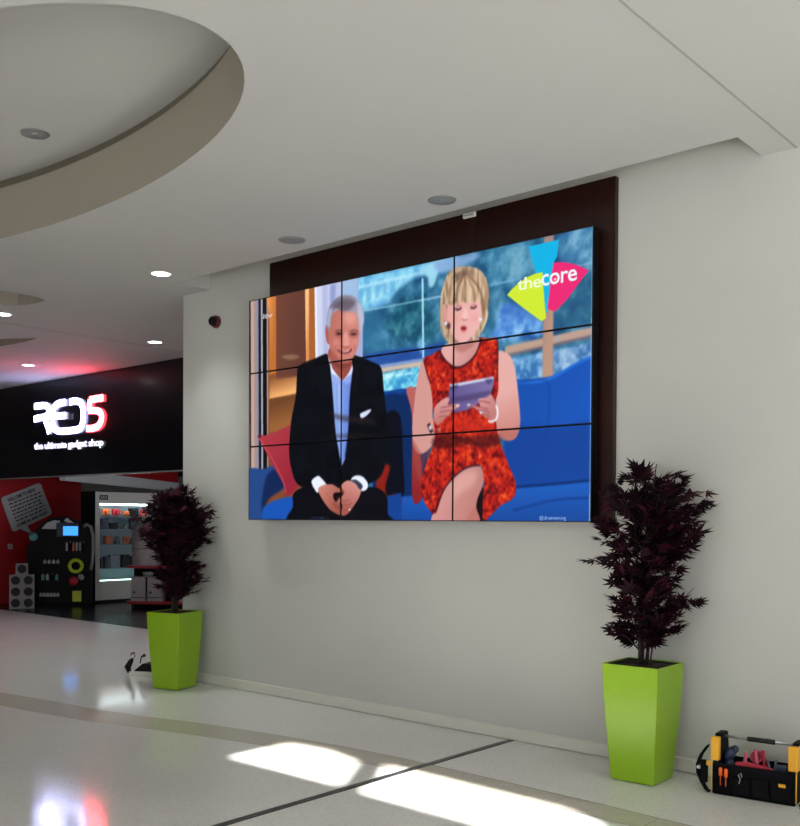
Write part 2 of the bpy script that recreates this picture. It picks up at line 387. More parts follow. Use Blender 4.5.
# ------------------------------------------------------------------ the picture the screens show, painted with numpy
PW, PH = 1440, 816
ZB, SW, SH = 1.6451, 3.63, 2.04
def cv(pts):
    out = []
    for u, v in pts:
        p = aty(u, v, 0.0); out.append((p.x/SW*PW, (1-(p.z-ZB)/SH)*PH))
    return np.array(out)
CR = {'E': (300, 280, 6.88), 'F': (280, 380, 5.7), 'G': (420, 250, 6.354), 'H': (400, 360, 5.008), 'I': (340, 230, 5.163), 'J': (240, 290, 3.515), 'R': (400, 210, 2.581), 'L': (490, 230, 7.27), 'P': (0, 0, 1.0), 'M': (240, 270, 3.178)}
def cp(crop, pts):
    x, y, s = CR[crop]; return cv([(x+p[0]/s, y+p[1]/s) for p in pts])
img = np.zeros((PH, PW, 3)); yy, xx = np.mgrid[0:PH, 0:PW].astype(float)
def smooth_loop(P, n=6):
    P = np.array(P); N = len(P); o = []
    for i in range(N):
        a, b, c, d = P[i-1], P[i], P[(i+1) % N], P[(i+2) % N]
        for t in np.arange(n)/n:
            o.append(0.5*((2*b)+(-a+c)*t+(2*a-5*b+4*c-d)*t*t+(-a+3*b-3*c+d)*t**3))
    return np.array(o)
def smooth_open(P, n=6):
    P = np.array(P); o = []
    for i in range(len(P)-1):
        a, b, c, d = P[max(i-1, 0)], P[i], P[i+1], P[min(i+2, len(P)-1)]
        for t in np.arange(n)/n:
            o.append(0.5*((2*b)+(-a+c)*t+(2*a-5*b+4*c-d)*t*t+(-a+3*b-3*c+d)*t**3))
    o.append(P[-1]); return np.array(o)
def blur1(a, r, ax):
    if r < 1: return a
    k = np.exp(-0.5*(np.arange(-3*r, 3*r+1)/r)**2) if r < 40 else None
    k /= k.sum(); return np.apply_along_axis(lambda m_: np.convolve(m_, k, 'same'), ax, a)
def inside(P, x0, x1, y0, y1):
    X, Y = xx[y0:y1, x0:x1], yy[y0:y1, x0:x1]; ins = np.zeros(X.shape, bool)
    n = len(P)
    for i in range(n):
        ax, ay = P[i]; bx, by = P[(i+1) % n]
        if ay == by: continue
        lo, hi = min(ay, by), max(ay, by)
        r0_, r1_ = max(y0, int(math.floor(lo))), min(y1, int(math.ceil(hi))+1)
        if r1_ <= r0_: continue
        ys = yy[r0_:r1_, x0:x1]; c = ((ay > ys) != (by > ys)) & (xx[r0_:r1_, x0:x1] < (bx-ax)*(ys-ay)/(by-ay)+ax)
        ins[r0_-y0:r1_-y0] ^= c
    return ins.astype(float)
def srgb(h):
    h = h.lstrip('#'); return np.array([int(h[i:i+2], 16)/255 for i in (0, 2, 4)])
def put(P, col, blur=1, alpha=1.0):
    """col: '#hex', or a callable (X, Y) -> rgb array"""
    P = np.asarray(P); pad = int(3*blur+2)
    x0, x1 = max(0, int(P[:, 0].min())-pad), min(PW, int(P[:, 0].max())+pad+2)
    y0, y1 = max(0, int(P[:, 1].min())-pad), min(PH, int(P[:, 1].max())+pad+2)
    if x1 <= x0 or y1 <= y0: return
    m_ = inside(P, x0, x1, y0, y1)
    if blur >= 1: m_ = blur1(blur1(m_, int(blur), 0), int(blur), 1)
    m_ = (m_*alpha)[..., None]
    c = col(xx[y0:y1, x0:x1], yy[y0:y1, x0:x1]) if callable(col) else srgb(col)
    img[y0:y1, x0:x1] = img[y0:y1, x0:x1]*(1-m_)+c*m_
def S(crop, pts, col, blur=1, alpha=1.0): put(smooth_loop(cp(crop, pts)), col, blur, alpha)
def Q(crop, pts, col, blur=1, alpha=1.0): put(cp(crop, pts), col, blur, alpha)
def line(crop, pts, wd_, col, blur=1, alpha=1.0):
    x, y, s = CR[crop]; P = smooth_open(cp(crop, pts)); h = wd_/s*PW/345/2*1.0
    t = np.gradient(P, axis=0); t /= np.linalg.norm(t, axis=1)[:, None]+1e-9; n = np.stack([-t[:, 1], t[:, 0]], 1)*h
    put(np.concatenate([P+n, (P-n)[::-1]]), col, blur, alpha)
def dot(crop, x, y, rx, ry, col, blur=1, alpha=1.0):
    S(crop, [(x+rx*math.cos(a), y+ry*math.sin(a)) for a in np.arange(8)*math.pi/4], col, blur, alpha)
rng = np.random.RandomState(3)
def noise2(cell, seed, octs=3):
    r = np.random.RandomState(seed); o = np.zeros((PH, PW)); amp = 1; tot = 0
    for k_ in range(octs):
        c = max(2.0, cell/2**k_); g = r.rand(int(PH/c)+3, int(PW/c)+3); fy, fx = yy/c, xx/c
        iy, ix = fy.astype(int), fx.astype(int); ty, tx = fy-iy, fx-ix; ty = ty*ty*(3-2*ty); tx = tx*tx*(3-2*tx)
        o += amp*((g[iy, ix]*(1-tx)+g[iy, ix+1]*tx)*(1-ty)+(g[iy+1, ix]*(1-tx)+g[iy+1, ix+1]*tx)*ty); tot += amp; amp *= 0.6
    return o/tot
def tex(N, stops):
    """noise field + colour stops -> callable"""
    ks = np.array([s_[0] for s_ in stops]); cs = np.array([srgb(s_[1]) for s_ in stops])
    def f(X, Y):
        v = N[Y.astype(int), X.astype(int)]
        return np.stack([np.interp(v, ks, cs[:, i]) for i in range(3)], -1)
    return f
def gradx(c0, c1, p0_, p1_):
    a0, a1 = srgb(c0), srgb(c1); P = cp('P', [p0_, p1_]); dv = P[1]-P[0]; L2 = (dv**2).sum()
    def f(X, Y):
        t = np.clip(((X-P[0][0])*dv[0]+(Y-P[0][1])*dv[1])/L2, 0, 1)[..., None]; return a0*(1-t)+a1*t
    return f

# --- view through the studio window
N1, N2, N3 = noise2(70, 1, 4), noise2(26, 2, 3), noise2(9, 5, 3)
trees = tex(N1*0.75+N2*0.25, [(0.3, '#1d4e78'), (0.45, '#2b678c'), (0.55, '#3d7c9e'), (0.7, '#68a2c4')])
img[:] = trees(xx, yy)
sky = tex(N2*0.5+N1*0.5, [(0.3, '#5fa8e0'), (0.5, '#86d0f2'), (0.7, '#b6ecfa')])
S('I', [(70, 250), (300, 190), (520, 140), (600, 110), (600, 190), (520, 215), (470, 240), (420, 235), (330, 280), (280, 330), (240, 380), (170, 410), (110, 420), (75, 360)], sky, 6)
for k_ in range(5): Q('I', [(95+k_*42, 300-k_*9), (115+k_*42, 296-k_*9), (115+k_*42, 380-k_*16), (95+k_*42, 385-k_*16)], '#6fb4dc', 3, 0.7)
Q('I', [(90, 290), (320, 235), (430, 210), (430, 222), (320, 250), (90, 305)], '#c9f4ff', 3, 0.7)
S('I', [(440, 190), (500, 170), (500, 230), (480, 290), (460, 285), (455, 240), (440, 230)], '#a9e0f4', 3, 0.9)
S('G', [(0, 110), (60, 80), (110, 80), (100, 130), (75, 150), (70, 230), (55, 230), (45, 160), (0, 160)], '#a5dcf2', 4, 0.8)
S('G', [(90, 75), (200, 45), (350, 20), (370, 45), (290, 95), (200, 130), (130, 140), (95, 115)], '#8fb0dc', 6, 0.9)
S('I', [(110, 430), (200, 420), (230, 480), (240, 600), (200, 640), (115, 640), (100, 560)], '#3b7fa8', 12, 0.6)
S('I', [(260, 420), (330, 350), (420, 340), (480, 420), (500, 540), (400, 580), (280, 560), (240, 490)], tex(N2, [(0.3, '#0f4a66'), (0.6, '#2a7284'), (0.8, '#4a8c94')]), 10, 0.75)
Q('I', [(100, 650), (240, 620), (425, 600), (540, 575), (540, 625), (420, 680), (200, 700), (110, 700)], '#274fa8', 3, 0.8)
S('L', [(0, 130), (280, 60), (300, 180), (330, 300), (240, 330), (200, 360), (0, 380)], tex(N2*0.5+N1*0.5, [(0.3, '#2a6a94'), (0.5, '#4c92b4'), (0.7, '#7cb4cc')]), 8, 0.8)
S('L', [(500, 30), (740, 0), (745, 250), (700, 300), (620, 240), (500, 220)], tex(N2*0.5+N1*0.5, [(0.3, '#3a74a8'), (0.5, '#5c98c0'), (0.7, '#8cbcd8')]), 8, 0.8)
S('L', [(480, 700), (470, 590), (560, 470), (720, 330), (745, 600), (740, 700)], tex(N2, [(0.3, '#2c5c88'), (0.6, '#2f6c8c'), (0.8, '#4a869c')]), 6, 0.8)
S('L', [(0, 790), (40, 700), (70, 560), (160, 540), (330, 640), (380, 680), (375, 760), (300, 790)], tex(N2, [(0.3, '#4f8cd8'), (0.55, '#78b0ee'), (0.8, '#a4d0fa')]), 5, 0.95)
S('L', [(90, 560), (170, 520), (300, 600), (340, 650), (200, 640), (80, 620)], '#3f72c4', 6, 0.6)
S('L', [(210, 790), (230, 750), (290, 735), (330, 780), (330, 800)], '#1d4f94', 5, 0.7)
line('G', [(-10, 325), (130, 290)], 5, '#9ad0ee', 1, 0.8); line('G', [(420, 222), (640, 182)], 5, '#86bce0', 1, 0.8)
line('L', [(0, 405), (150, 365)], 7, '#86bce0', 1, 0.7); line('L', [(560, 280), (745, 232)], 7, '#9cc8e8', 1, 0.7)
line('I', [(120, 415), (260, 392), (400, 364), (525, 342)], 5, '#a8d8ee', 1, 0.85)
line('I', [(424, 248), (426, 440), (428, 660)], 9, '#b4ecfc', 1, 0.95)
S('I', [(395, 580), (425, 560), (425, 640), (405, 610)], '#8ccdf0', 3, 0.6)
# window frame
wf = gradx('#d8b49c', '#c9a98f', (370, 370), (590, 330))
Q('I', [(180, 715), (300, 695), (430, 672), (430, 705), (300, 718), (180, 742)], '#d2bfae', 2)
Q('I', [(180, 700), (430, 660), (430, 674), (180, 716)], '#8ea6d8', 2)
Q('I', [(215, 742), (430, 700), (420, 840), (215, 860)], tex(N2, [(0.3, '#3f9cd4'), (0.5, '#6cccea'), (0.7, '#b4f0fa')]), 2)
for k_ in range(3): Q('I', [(232+52*k_, 752-8*k_), (268+52*k_, 746-8*k_), (268+52*k_, 758-8*k_), (232+52*k_, 764-8*k_)], '#d8fcff', 2, 0.8)
Q('R', [(276, 385), (370, 365), (370, 440), (280, 450)], tex(N2, [(0.3, '#3f7cb8'), (0.5, '#6ca4d4'), (0.7, '#9cc8ea')]), 3)
Q('R', [(395, 362), (497, 340), (497, 385), (395, 425)], tex(N2, [(0.3, '#4a7cb4'), (0.5, '#7ea8d4'), (0.7, '#a8c8e4')]), 3)
Q('R', [(270, 352), (500, 300), (500, 322), (270, 374)], '#c3a595', 2); Q('R', [(270, 372), (500, 320), (500, 328), (270, 380)], '#806a74', 2, 0.8)
Q('R', [(371, 50), (396, 45), (394, 430), (366, 440)], gradx('#a98b86', '#c09a88', (543, 300), (553, 300)), 2)
Q('R', [(404, 325), (412, 322), (412, 335), (404, 338)], '#8cb8f0', 2, 0.5)

# --- left part: wall, curtains, warm niche
Q('P', [(240, 280), (345, 270), (345, 530), (240, 530)], '#8a4f34', 1)
Q('P', [(266, 290), (308, 280), (308, 380), (266, 380)], gradx('#82503c', '#6b4236', (270, 330), (304, 330)), 1)
Q('P', [(240, 290), (268, 290), (268, 490), (240, 490)], '#b59a90', 1)
for xa, xb, c in ((249, 250.3, '#2a1e24'), (250.5, 253.5, '#c8aba4'), (253.5, 256, '#b0968a'), (256, 258, '#8f94ac'), (258, 260.6, '#141c2e'), (260.6, 262.2, '#b4b8be'), (262.2, 266.2, '#120e12')):
    Q('P', [(xa, 290), (xb, 290), (xb+0.6, 480), (xa+0.6, 480)], c, 1)
Q('J', [(90, 10), (126, 5), (126, 300), (102, 304), (102, 90)], gradx('#f0a060', '#c87838', (266, 310), (276, 310)), 1)
Q('J', [(102, 300), (126, 292), (126, 312), (300, 290), (300, 345), (102, 384)], gradx('#8f5530', '#ffc07c', (272, 376), (274, 398)), 3)
Q('J', [(126, 20), (215, 0), (215, 290), (126, 304)], gradx('#7a4a3a', '#6a4238', (276, 330), (300, 330)), 1)
Q('J', [(102, 382), (300, 345), (300, 500), (102, 500)], gradx('#7a4c2e', '#a06a3c', (272, 405), (274, 425)), 2)
S('M', [(130, 275), (160, 268), (190, 275), (160, 285)], '#b09070', 3, 0.6)
Q('E', [(32, 60), (64, 50), (64, 600), (40, 600)], gradx('#ffc888', '#e8985c', (305, 330), (309, 330)), 1)
Q('E', [(60, 50), (104, 40), (110, 600), (60, 600)], '#b06a38', 2)
Q('E', [(98, 30), (400, -30), (395, 200), (430, 330), (430, 560), (105, 570)], gradx('#d8dcf4', '#a8b4dc', (316, 330), (352, 330)), 1)
Q('E', [(150, 40), (185, 30), (190, 520), (160, 540)], '#b4bce2', 3, 0.8); Q('E', [(205, 30), (245, 20), (235, 200), (205, 300)], '#8f9cd0', 4, 0.8)
Q('E', [(98, 40), (112, 38), (118, 570), (105, 570)], '#f4f4ff', 1)
Q('E', [(290, 10), (390, -10), (390, 130), (290, 120)], '#a8c6ea', 3, 0.9)

# --- sofa
sofa = tex(N3*0.3+N2*0.7, [(0.3, '#10418e'), (0.5, '#14509f'), (0.7, '#1d5cae')])
Q('P', [(372, 393), (420, 386), (420, 530), (372, 530)], '#124494', 1)
Q('E', [(560, 770), (700, 745), (700, 900), (560, 900)], '#0f4a9c', 1)
S('R', [(-60, 500), (40, 480), (60, 495), (60, 760), (-60, 760)], '#0b2f66', 3)
S('F', [(595, 210), (680, 200), (700, 480), (700, 660), (600, 690), (560, 600), (600, 470)], '#070d1c', 3)
put(cp('R', [(270, 440), (300, 436), (350, 436), (390, 428), (430, 408), (470, 385), (500, 372), (500, 705), (270, 720)]), gradx('#1656b4', '#1a5fc4', (520, 400), (590, 440)), 1)
S('R', [(270, 560), (330, 555), (420, 560), (495, 550), (495, 690), (440, 700), (330, 715), (270, 700)], '#12479c', 8, 0.8)
line('R', [(270, 455), (310, 446), (360, 442), (400, 428), (440, 404), (470, 388), (500, 376)], 5, '#2b79dc', 1, 0.9)
line('R', [(300, 450), (380, 445), (376, 600)], 3, '#0e3f92', 2, 0.6)
Q('R', [(-60, 745), (60, 735), (280, 715), (500, 694), (500, 812), (-60, 812)], gradx('#2167c6', '#1a50a4', (560, 482), (560, 521)), 2)
line('R', [(280, 716), (400, 706), (500, 696)], 5, '#0a2c6c', 1, 0.9)
line('R', [(290, 775), (380, 752), (440, 744), (500, 742)], 4, '#0e3a88', 1, 0.7)
S('J', [(25, 642), (80, 628), (130, 612), (150, 630), (158, 690), (140, 705), (90, 740), (72, 810), (25, 815)], '#2a4f8e', 2)
S('J', [(95, 650), (140, 630), (152, 690), (100, 735), (80, 790), (75, 740)], '#0d2350', 4, 0.8)
Q('J', [(72, 815), (80, 765), (110, 742), (160, 728), (240, 720), (240, 815)], '#1c5cba', 2)
S('J', [(62, 512), (90, 510), (130, 495), (175, 475), (215, 465), (220, 640), (190, 705), (160, 722), (150, 680), (110, 610), (85, 560)], gradx('#b8424e', '#a02c40', (262, 430), (290, 480)), 1)
line('J', [(66, 516), (110, 590), (150, 670), (160, 715)], 4, '#d86a70', 1, 0.6)
dot('J', 68, 514, 7, 6, '#641c24', 1)
S('F', [(545, 600), (560, 530), (600, 480), (625, 500), (600, 600), (610, 660), (660, 650), (690, 700), (560, 720)], '#8f2418', 3)
Q('F', [(550, 680), (690, 640), (690, 800), (560, 800)], '#17489a', 2)
# salmon cushion between them
S('H', [(30, 150), (72, 138), (95, 180), (90, 400), (105, 520), (112, 680), (60, 690), (60, 300)], gradx('#c06a66', '#94282c', (410, 400), (418, 490)), 1)

# --- man
skin_m = gradx('#c07668', '#d68c80', (328, 330), (352, 330))
suit = tex(N2, [(0.3, '#05070e'), (0.6, '#090d18'), (0.8, '#10131c')])
S('F', [(80, 640), (180, 610), (340, 700), (500, 610), (600, 650), (612, 760), (605, 815), (70, 815), (72, 720)], '#0a0b14', 1)
S('E', [(200, 470), (360, 470), (368, 560), (372, 640), (330, 740), (290, 780), (250, 740), (205, 640)], gradx('#a8584e', '#c47a6c', (330, 350), (330, 372)), 1)
put(cp('E', [(185, 500), (200, 560), (262, 650), (292, 665), (330, 640), (362, 560), (390, 500), (400, 560), (400, 700), (390, 850), (210, 850), (195, 700)]), gradx('#dfe6fb', '#b8c8f4', (328, 365), (352, 365)), 1)
put(cp('F', [(275, -90), (415, -90), (405, 90), (395, 290), (372, 440), (345, 500), (318, 400), (290, 100)]), gradx('#9cb8f0', '#6c8ce0', (334, 400), (350, 400)), 1)
Q('F', [(325, -60), (350, -60), (352, 440), (343, 450)], '#b8ccf8', 1, 0.8)
for k_ in range(5): Q('F', [(296+k_*20, -40), (301+k_*20, -40), (318+k_*12, 400), (315+k_*12, 400)], '#7c9ae4', 1, 0.5)
S('E', [(212, 560), (352, 560), (350, 610), (325, 660), (292, 690), (258, 660), (220, 610)], '#a0564c', 2); S('E', [(225, 560), (345, 560), (335, 590), (290, 610), (240, 592)], '#7c3c36', 4, 0.7); Q('E', [(186, 520), (204, 560), (222, 610), (262, 665), (288, 692), (262, 712), (216, 700), (200, 620)], '#e4ebff', 1); Q('E', [(372, 520), (362, 570), (340, 625), (318, 660), (292, 692), (318, 712), (362, 690), (376, 600)], '#dfe6ff', 1); Q('E', [(214, 640), (262, 668), (290, 695), (272, 720), (218, 712)], '#8fa8ec', 2, 0.8); Q('E', [(360, 640), (318, 668), (294, 695), (312, 722), (360, 712)], '#86a0ea', 2, 0.8)
put(smooth_loop(cp('F', [(262, -150), (200, -125), (110, -85), (95, -30), (88, 90), (62, 230), (50, 400), (62, 500), (95, 590), (175, 620), (200, 560), (330, 620), (346, 505), (328, 390), (314, 300), (299, 115), (287, -50), (274, -120)]), 4), suit, 1)
put(smooth_loop(cp('F', [(420, -142), (460, -130), (520, -105), (575, -70), (590, 60), (612, 240), (615, 370), (598, 480), (560, 560), (470, 600), (430, 570), (345, 620), (346, 505), (372, 440), (388, 287), (397, 94), (412, -50), (408, -120)]), 4), suit, 1)
line('F', [(280, -90), (290, 0), (299, 115), (314, 300), (330, 400), (346, 500)], 6, '#101a34', 1, 0.8)
line('F', [(412, -50), (397, 94), (388, 287), (368, 440)], 6, '#10162c', 1, 0.8)
S('F', [(240, 180), (350, 200), (480, 215), (560, 250), (480, 245), (350, 230)], '#3a2a28', 5, 0.6); S('F', [(250, 320), (400, 305), (540, 310), (400, 330)], '#33231e', 5, 0.5)
S('F', [(455, 192), (480, 178), (515, 165), (512, 180), (488, 205), (462, 216)], '#dfe6fa', 1)
S('F', [(178, 575), (212, 546), (235, 560), (262, 598), (230, 615), (212, 642), (192, 615)], '#eef4ff', 1)
S('F', [(403, 570), (425, 545), (465, 548), (497, 585), (492, 622), (462, 632), (440, 600)], '#eef4ff', 1)
for t_ in ('F',):
    S(t_, [(215, 625), (240, 600), (290, 593), (330, 615), (347, 640), (330, 650), (310, 640), (335, 700), (352, 740), (350, 770), (320, 762), (280, 735), (240, 680)], gradx('#cf8a7c', '#a8594e', (320, 488), (338, 512)), 1)
    S(t_, [(345, 605), (380, 572), (425, 585), (458, 622), (448, 670), (410, 730), (380, 765), (350, 770), (352, 710), (318, 695), (335, 680), (365, 640)], gradx('#d8948a', '#ac6058', (350, 484), (344, 512)), 1)
    S(t_, [(306, 645), (345, 640), (358, 650), (330, 675), (318, 695), (302, 672)], '#120a10', 1)
    line(t_, [(300, 700), (330, 725), (350, 735)], 5, '#7a3c38', 1, 0.8); line(t_, [(320, 665), (360, 690), (392, 680)], 4, '#8a4a44', 1, 0.7)
    line(t_, [(355, 712), (380, 712), (405, 700)], 4, '#8a4a44', 1, 0.8); line(t_, [(356, 740), (378, 736), (395, 722)], 4, '#8a4a44', 1, 0.7)
    line(t_, [(260, 640), (290, 690), (318, 740)], 3, '#8a4a44', 1, 0.5)
    S(t_, [(405, 572), (432, 568), (468, 598), (462, 622), (448, 618), (430, 592)], '#3c4258', 1); dot(t_, 395, 738, 7, 6, '#e8d8c0', 1)
# head
S('E', [(188, 330), (176, 310), (172, 350), (178, 410), (192, 440), (204, 420)], '#b8625a', 1)
S('E', [(196, 300), (210, 250), (250, 205), (320, 205), (385, 225), (405, 290), (405, 380), (396, 460), (372, 520), (340, 558), (300, 572), (255, 556), (222, 515), (202, 460), (194, 390)], skin_m, 2)
S('E', [(200, 470), (230, 500), (270, 545), (330, 552), (372, 515), (340, 560), (300, 574), (250, 558), (215, 510)], '#a85a50', 4, 0.8)
S('E', [(300, 220), (370, 225), (380, 290), (310, 300)], '#f0b0a4', 10, 0.7)
S('E', [(186, 330), (184, 260), (200, 185), (240, 130), (290, 106), (350, 106), (398, 138), (428, 195), (438, 262), (430, 320), (412, 370), (404, 330), (396, 268), (378, 222), (330, 216), (290, 212), (250, 196), (222, 228), (212, 280), (204, 330), (196, 345)], gradx('#7c7a8e', '#b8b0c4', (330, 300), (362, 320)), 2)
S('E', [(228, 170), (290, 130), (350, 130), (380, 160), (330, 205), (280, 205), (240, 190)], '#6a5c68', 5, 0.8)
S('E', [(395, 150), (425, 200), (434, 262), (426, 320), (412, 350), (408, 290), (395, 220)], '#c8c8e0', 3, 0.8)
S('E', [(188, 320), (186, 262), (198, 200), (222, 200), (210, 260), (204, 320)], '#c0c0dc', 3, 0.8)
S('E', [(236, 356), (262, 350), (292, 360), (290, 380), (262, 388), (240, 378)], '#8c4c46', 4, 0.6); S('E', [(334, 362), (364, 352), (396, 358), (396, 378), (366, 390), (338, 382)], '#8c4c46', 4, 0.6)
line('E', [(240, 352), (262, 342), (288, 350)], 8, '#7a5450', 1, 0.9); line('E', [(340, 352), (368, 342), (398, 352)], 8, '#7a5450', 1, 0.9)
S('E', [(244, 368), (264, 358), (288, 368), (266, 378)], '#5a2c30', 1, 0.85); S('E', [(342, 372), (364, 362), (390, 370), (366, 380)], '#5a2c30', 1, 0.85)
dot('E', 266, 368, 6, 5, '#1a1018', 1); dot('E', 366, 371, 6, 5, '#1a1018', 1)
S('E', [(240, 384), (268, 392), (290, 386), (268, 402)], '#b86a62', 2, 0.7); S('E', [(342, 386), (366, 394), (392, 384), (368, 404)], '#b86a62', 2, 0.7)
S('E', [(300, 360), (322, 362), (338, 430), (334, 456), (312, 464), (292, 452), (296, 420)], '#e8a498', 3, 0.9)
line('E', [(290, 448), (300, 460), (322, 462), (338, 452)], 6, '#94443e', 1, 0.8)
S('E', [(252, 478), (290, 488), (326, 486), (356, 470), (345, 494), (312, 506), (278, 500)], '#7c2c30', 1); S('E', [(268, 484), (300, 490), (340, 480), (328, 492), (298, 497)], '#e4cccc', 1)
line('E', [(252, 440), (240, 470), (250, 495)], 5, '#a8584e', 2, 0.7); line('E', [(366, 440), (378, 466), (370, 490)], 5, '#a8584e', 2, 0.7)
dot('E', 246, 430, 22, 22, '#e8948a', 6, 0.7); dot('E', 374, 428, 18, 22, '#e8948a', 6, 0.7)

# --- woman
skin_w = gradx('#d8a098', '#ecb8b4', (425, 400), (520, 400))
DN = noise2(20, 9, 3); DN2 = noise2(9, 12, 2)
dress = tex(DN*0.55+DN2*0.45, [(0.26, '#5c1016'), (0.38, '#8c181a'), (0.46, '#b0201c'), (0.55, '#cc2a1c'), (0.64, '#dc4420'), (0.76, '#ee6c30')])
S('H', [(115, 5), (88, 80), (68, 230), (60, 330), (66, 430), (100, 470), (150, 440), (180, 380), (200, 310), (160, 290), (165, 200), (160, 60)], skin_w, 1)
S('H', [(60, 400), (110, 470), (150, 440), (110, 560), (112, 640), (80, 560)], '#a85048', 3, 0.5)
S('H', [(485, -40), (540, -30), (568, 20), (585, 120), (600, 290), (588, 370), (555, 402), (505, 390), (465, 340), (490, 270), (478, 200), (490, 100)], gradx('#eab4ae', '#d08c84', (505, 390), (512, 435)), 1)
S('H', [(500, 340), (560, 350), (590, 330), (585, 375), (552, 402), (505, 392)], '#b86c62', 3, 0.6)
# legs
S('H', [(160, 820), (185, 730), (220, 650), (270, 590), (330, 545), (395, 530), (418, 580), (408, 640), (385, 720), (360, 770), (340, 830)], gradx('#dca09c', '#c48680', (440, 480), (480, 500)), 1)
S('H', [(330, 830), (350, 770), (380, 730), (398, 790), (405, 830)], '#c47c74', 1)
S('H', [(380, 730), (400, 660), (425, 640), (425, 790), (405, 830), (398, 790)], '#1c0c12', 1)
S('H', [(270, 600), (330, 560), (380, 560), (370, 620), (310, 660), (260, 700)], '#ecb8b0', 8, 0.6)
# dress
put(smooth_loop(cp('H', [(116, 0), (155, -26), (200, -50), (230, 0), (286, 37), (340, 10), (385, -60), (398, -112), (440, -108), (484, -106), (488, 0), (490, 150), (470, 230), (485, 350), (505, 430), (545, 530), (578, 620), (565, 690), (500, 730), (430, 800), (412, 790), (415, 680), (418, 590), (398, 525), (330, 540), (262, 592), (215, 655), (175, 768), (135, 735), (105, 670), (104, 600), (135, 500), (172, 400), (165, 300), (160, 200), (148, 120)]), 4), dress, 1)
S('H', [(165, 390), (250, 370), (340, 385), (480, 370), (500, 420), (420, 440), (330, 425), (250, 440), (170, 440)], '#3a1014', 5, 0.65)
S('H', [(250, 300), (420, 290), (460, 340), (360, 350), (250, 345)], '#d83820', 5, 0.6)
line('H', [(398, 525), (330, 538), (262, 590), (215, 655), (175, 765)], 7, '#4a1016', 1, 0.8)
line('G', [(128, 636), (150, 690), (190, 730), (236, 746), (290, 725), (345, 670), (372, 610), (378, 560)], 10, '#4a0c14', 1, 0.95)
line('G', [(488, 565), (492, 640), (490, 760), (488, 820)], 8, '#5a1018', 1, 0.8); line('G', [(22, 700), (40, 770), (55, 826)], 8, '#5a1018', 1, 0.8)
# chest and neck
S('G', [(132, 636), (160, 600), (205, 585), (290, 590), (335, 560), (374, 566), (368, 612), (342, 666), (290, 718), (236, 738), (192, 722), (154, 684)], gradx('#e8b0ac', '#d09490', (450, 350), (470, 365)), 1)
S('G', [(205, 555), (340, 540), (345, 590), (320, 620), (260, 650), (215, 620)], '#b87870', 4, 0.75)
# hair
HN = blur1(noise2(7, 21, 2), 16, 0); HN = (HN-HN.min())/(HN.max()-HN.min())
hair = tex(HN, [(0.2, '#6c5048'), (0.45, '#a48468'), (0.6, '#c8ac90'), (0.8, '#e8d2b8')])
S('G', [(215, 115), (270, 102), (340, 108), (392, 138), (422, 195), (435, 280), (428, 360), (430, 420), (408, 480), (378, 540), (340, 575), (330, 520), (360, 400), (300, 300), (200, 320), (180, 420), (205, 540), (222, 600), (180, 590), (140, 530), (124, 440), (130, 300), (150, 210), (175, 150)], hair, 1)
S('G', [(155, 300), (185, 300), (190, 400), (170, 500), (150, 440)], '#6a4c40', 4, 0.6)
S('G', [(130, 330), (150, 330), (150, 470), (175, 560), (150, 545), (128, 470)], '#7c5c4c', 4, 0.6); S('G', [(400, 170), (425, 210), (436, 290), (425, 380), (405, 360), (408, 270)], '#8c6c58', 5, 0.6); line('G', [(215, 128), (222, 190), (226, 250)], 10, '#4c342c', 3, 0.7)
# face
S('G', [(172, 350), (190, 300), (230, 275), (320, 275), (375, 310), (388, 380), (385, 440), (362, 500), (325, 555), (280, 592), (245, 585), (205, 545), (178, 480), (166, 420)], gradx('#eab0a8', '#f2bcb8', (448, 310), (480, 310)), 2)
S('G', [(142, 350), (160, 348), (168, 400), (170, 450), (155, 455), (144, 410)], '#e0a098', 1)
dot('G', 162, 466, 12, 11, '#e8e0f0', 1); dot('G', 180, 480, 12, 22, '#54303c', 1, 0.8); dot('G', 381, 440, 11, 11, '#f0ecf8', 1)
# fringe
S('G', [(160, 345), (160, 270), (190, 200), (250, 160), (330, 160), (385, 200), (412, 270), (405, 360), (388, 350), (370, 310), (350, 330), (325, 322), (300, 338), (270, 325), (240, 345), (215, 335), (195, 350), (180, 340)], hair, 2)
for k_, (x_, c_) in enumerate(((195, '#e8c8a0'), (225, '#8a6450'), (255, '#f0d4b0'), (285, '#9c7458'), (315, '#f4dcc0'), (345, '#a87c5c'), (370, '#e8c8a0'), (395, '#84604c'))):
    line('G', [(285+(x_-285)*0.2, 165), (285+(x_-285)*0.8, 240), (x_, 330)], 10, c_, 2, 0.75)
S('G', [(240, 130), (300, 125), (330, 150), (280, 170), (240, 210), (225, 190)], '#5c4238', 6, 0.55)
line('G', [(150, 230), (136, 320), (138, 440), (160, 540)], 10, '#f0d8b0', 2, 0.7); line('G', [(405, 170), (424, 250), (420, 350), (415, 440)], 10, '#c8a684', 2, 0.8)
line('G', [(422, 380), (415, 450), (385, 520)], 8, '#f4e0c0', 2, 0.8); line('G', [(170, 200), (200, 150), (260, 125)], 8, '#e0c098', 2, 0.7)
line('G', [(220, 372), (240, 378), (262, 366)], 9, '#4a2830', 1, 0.95); line('G', [(318, 362), (340, 368), (358, 354)], 9, '#4a2830', 1, 0.95)
S('G', [(222, 350), (245, 346), (262, 358), (240, 368)], '#c8848c', 2, 0.7); S('G', [(320, 346), (342, 340), (358, 348), (340, 358)], '#c8848c', 2, 0.7)
S('G', [(278, 370), (292, 370), (305, 420), (300, 438), (280, 442), (262, 434), (270, 410)], '#f8ccc4', 3, 0.8); line('G', [(262, 434), (278, 444), (300, 440)], 5, '#b06a64', 1, 0.8)
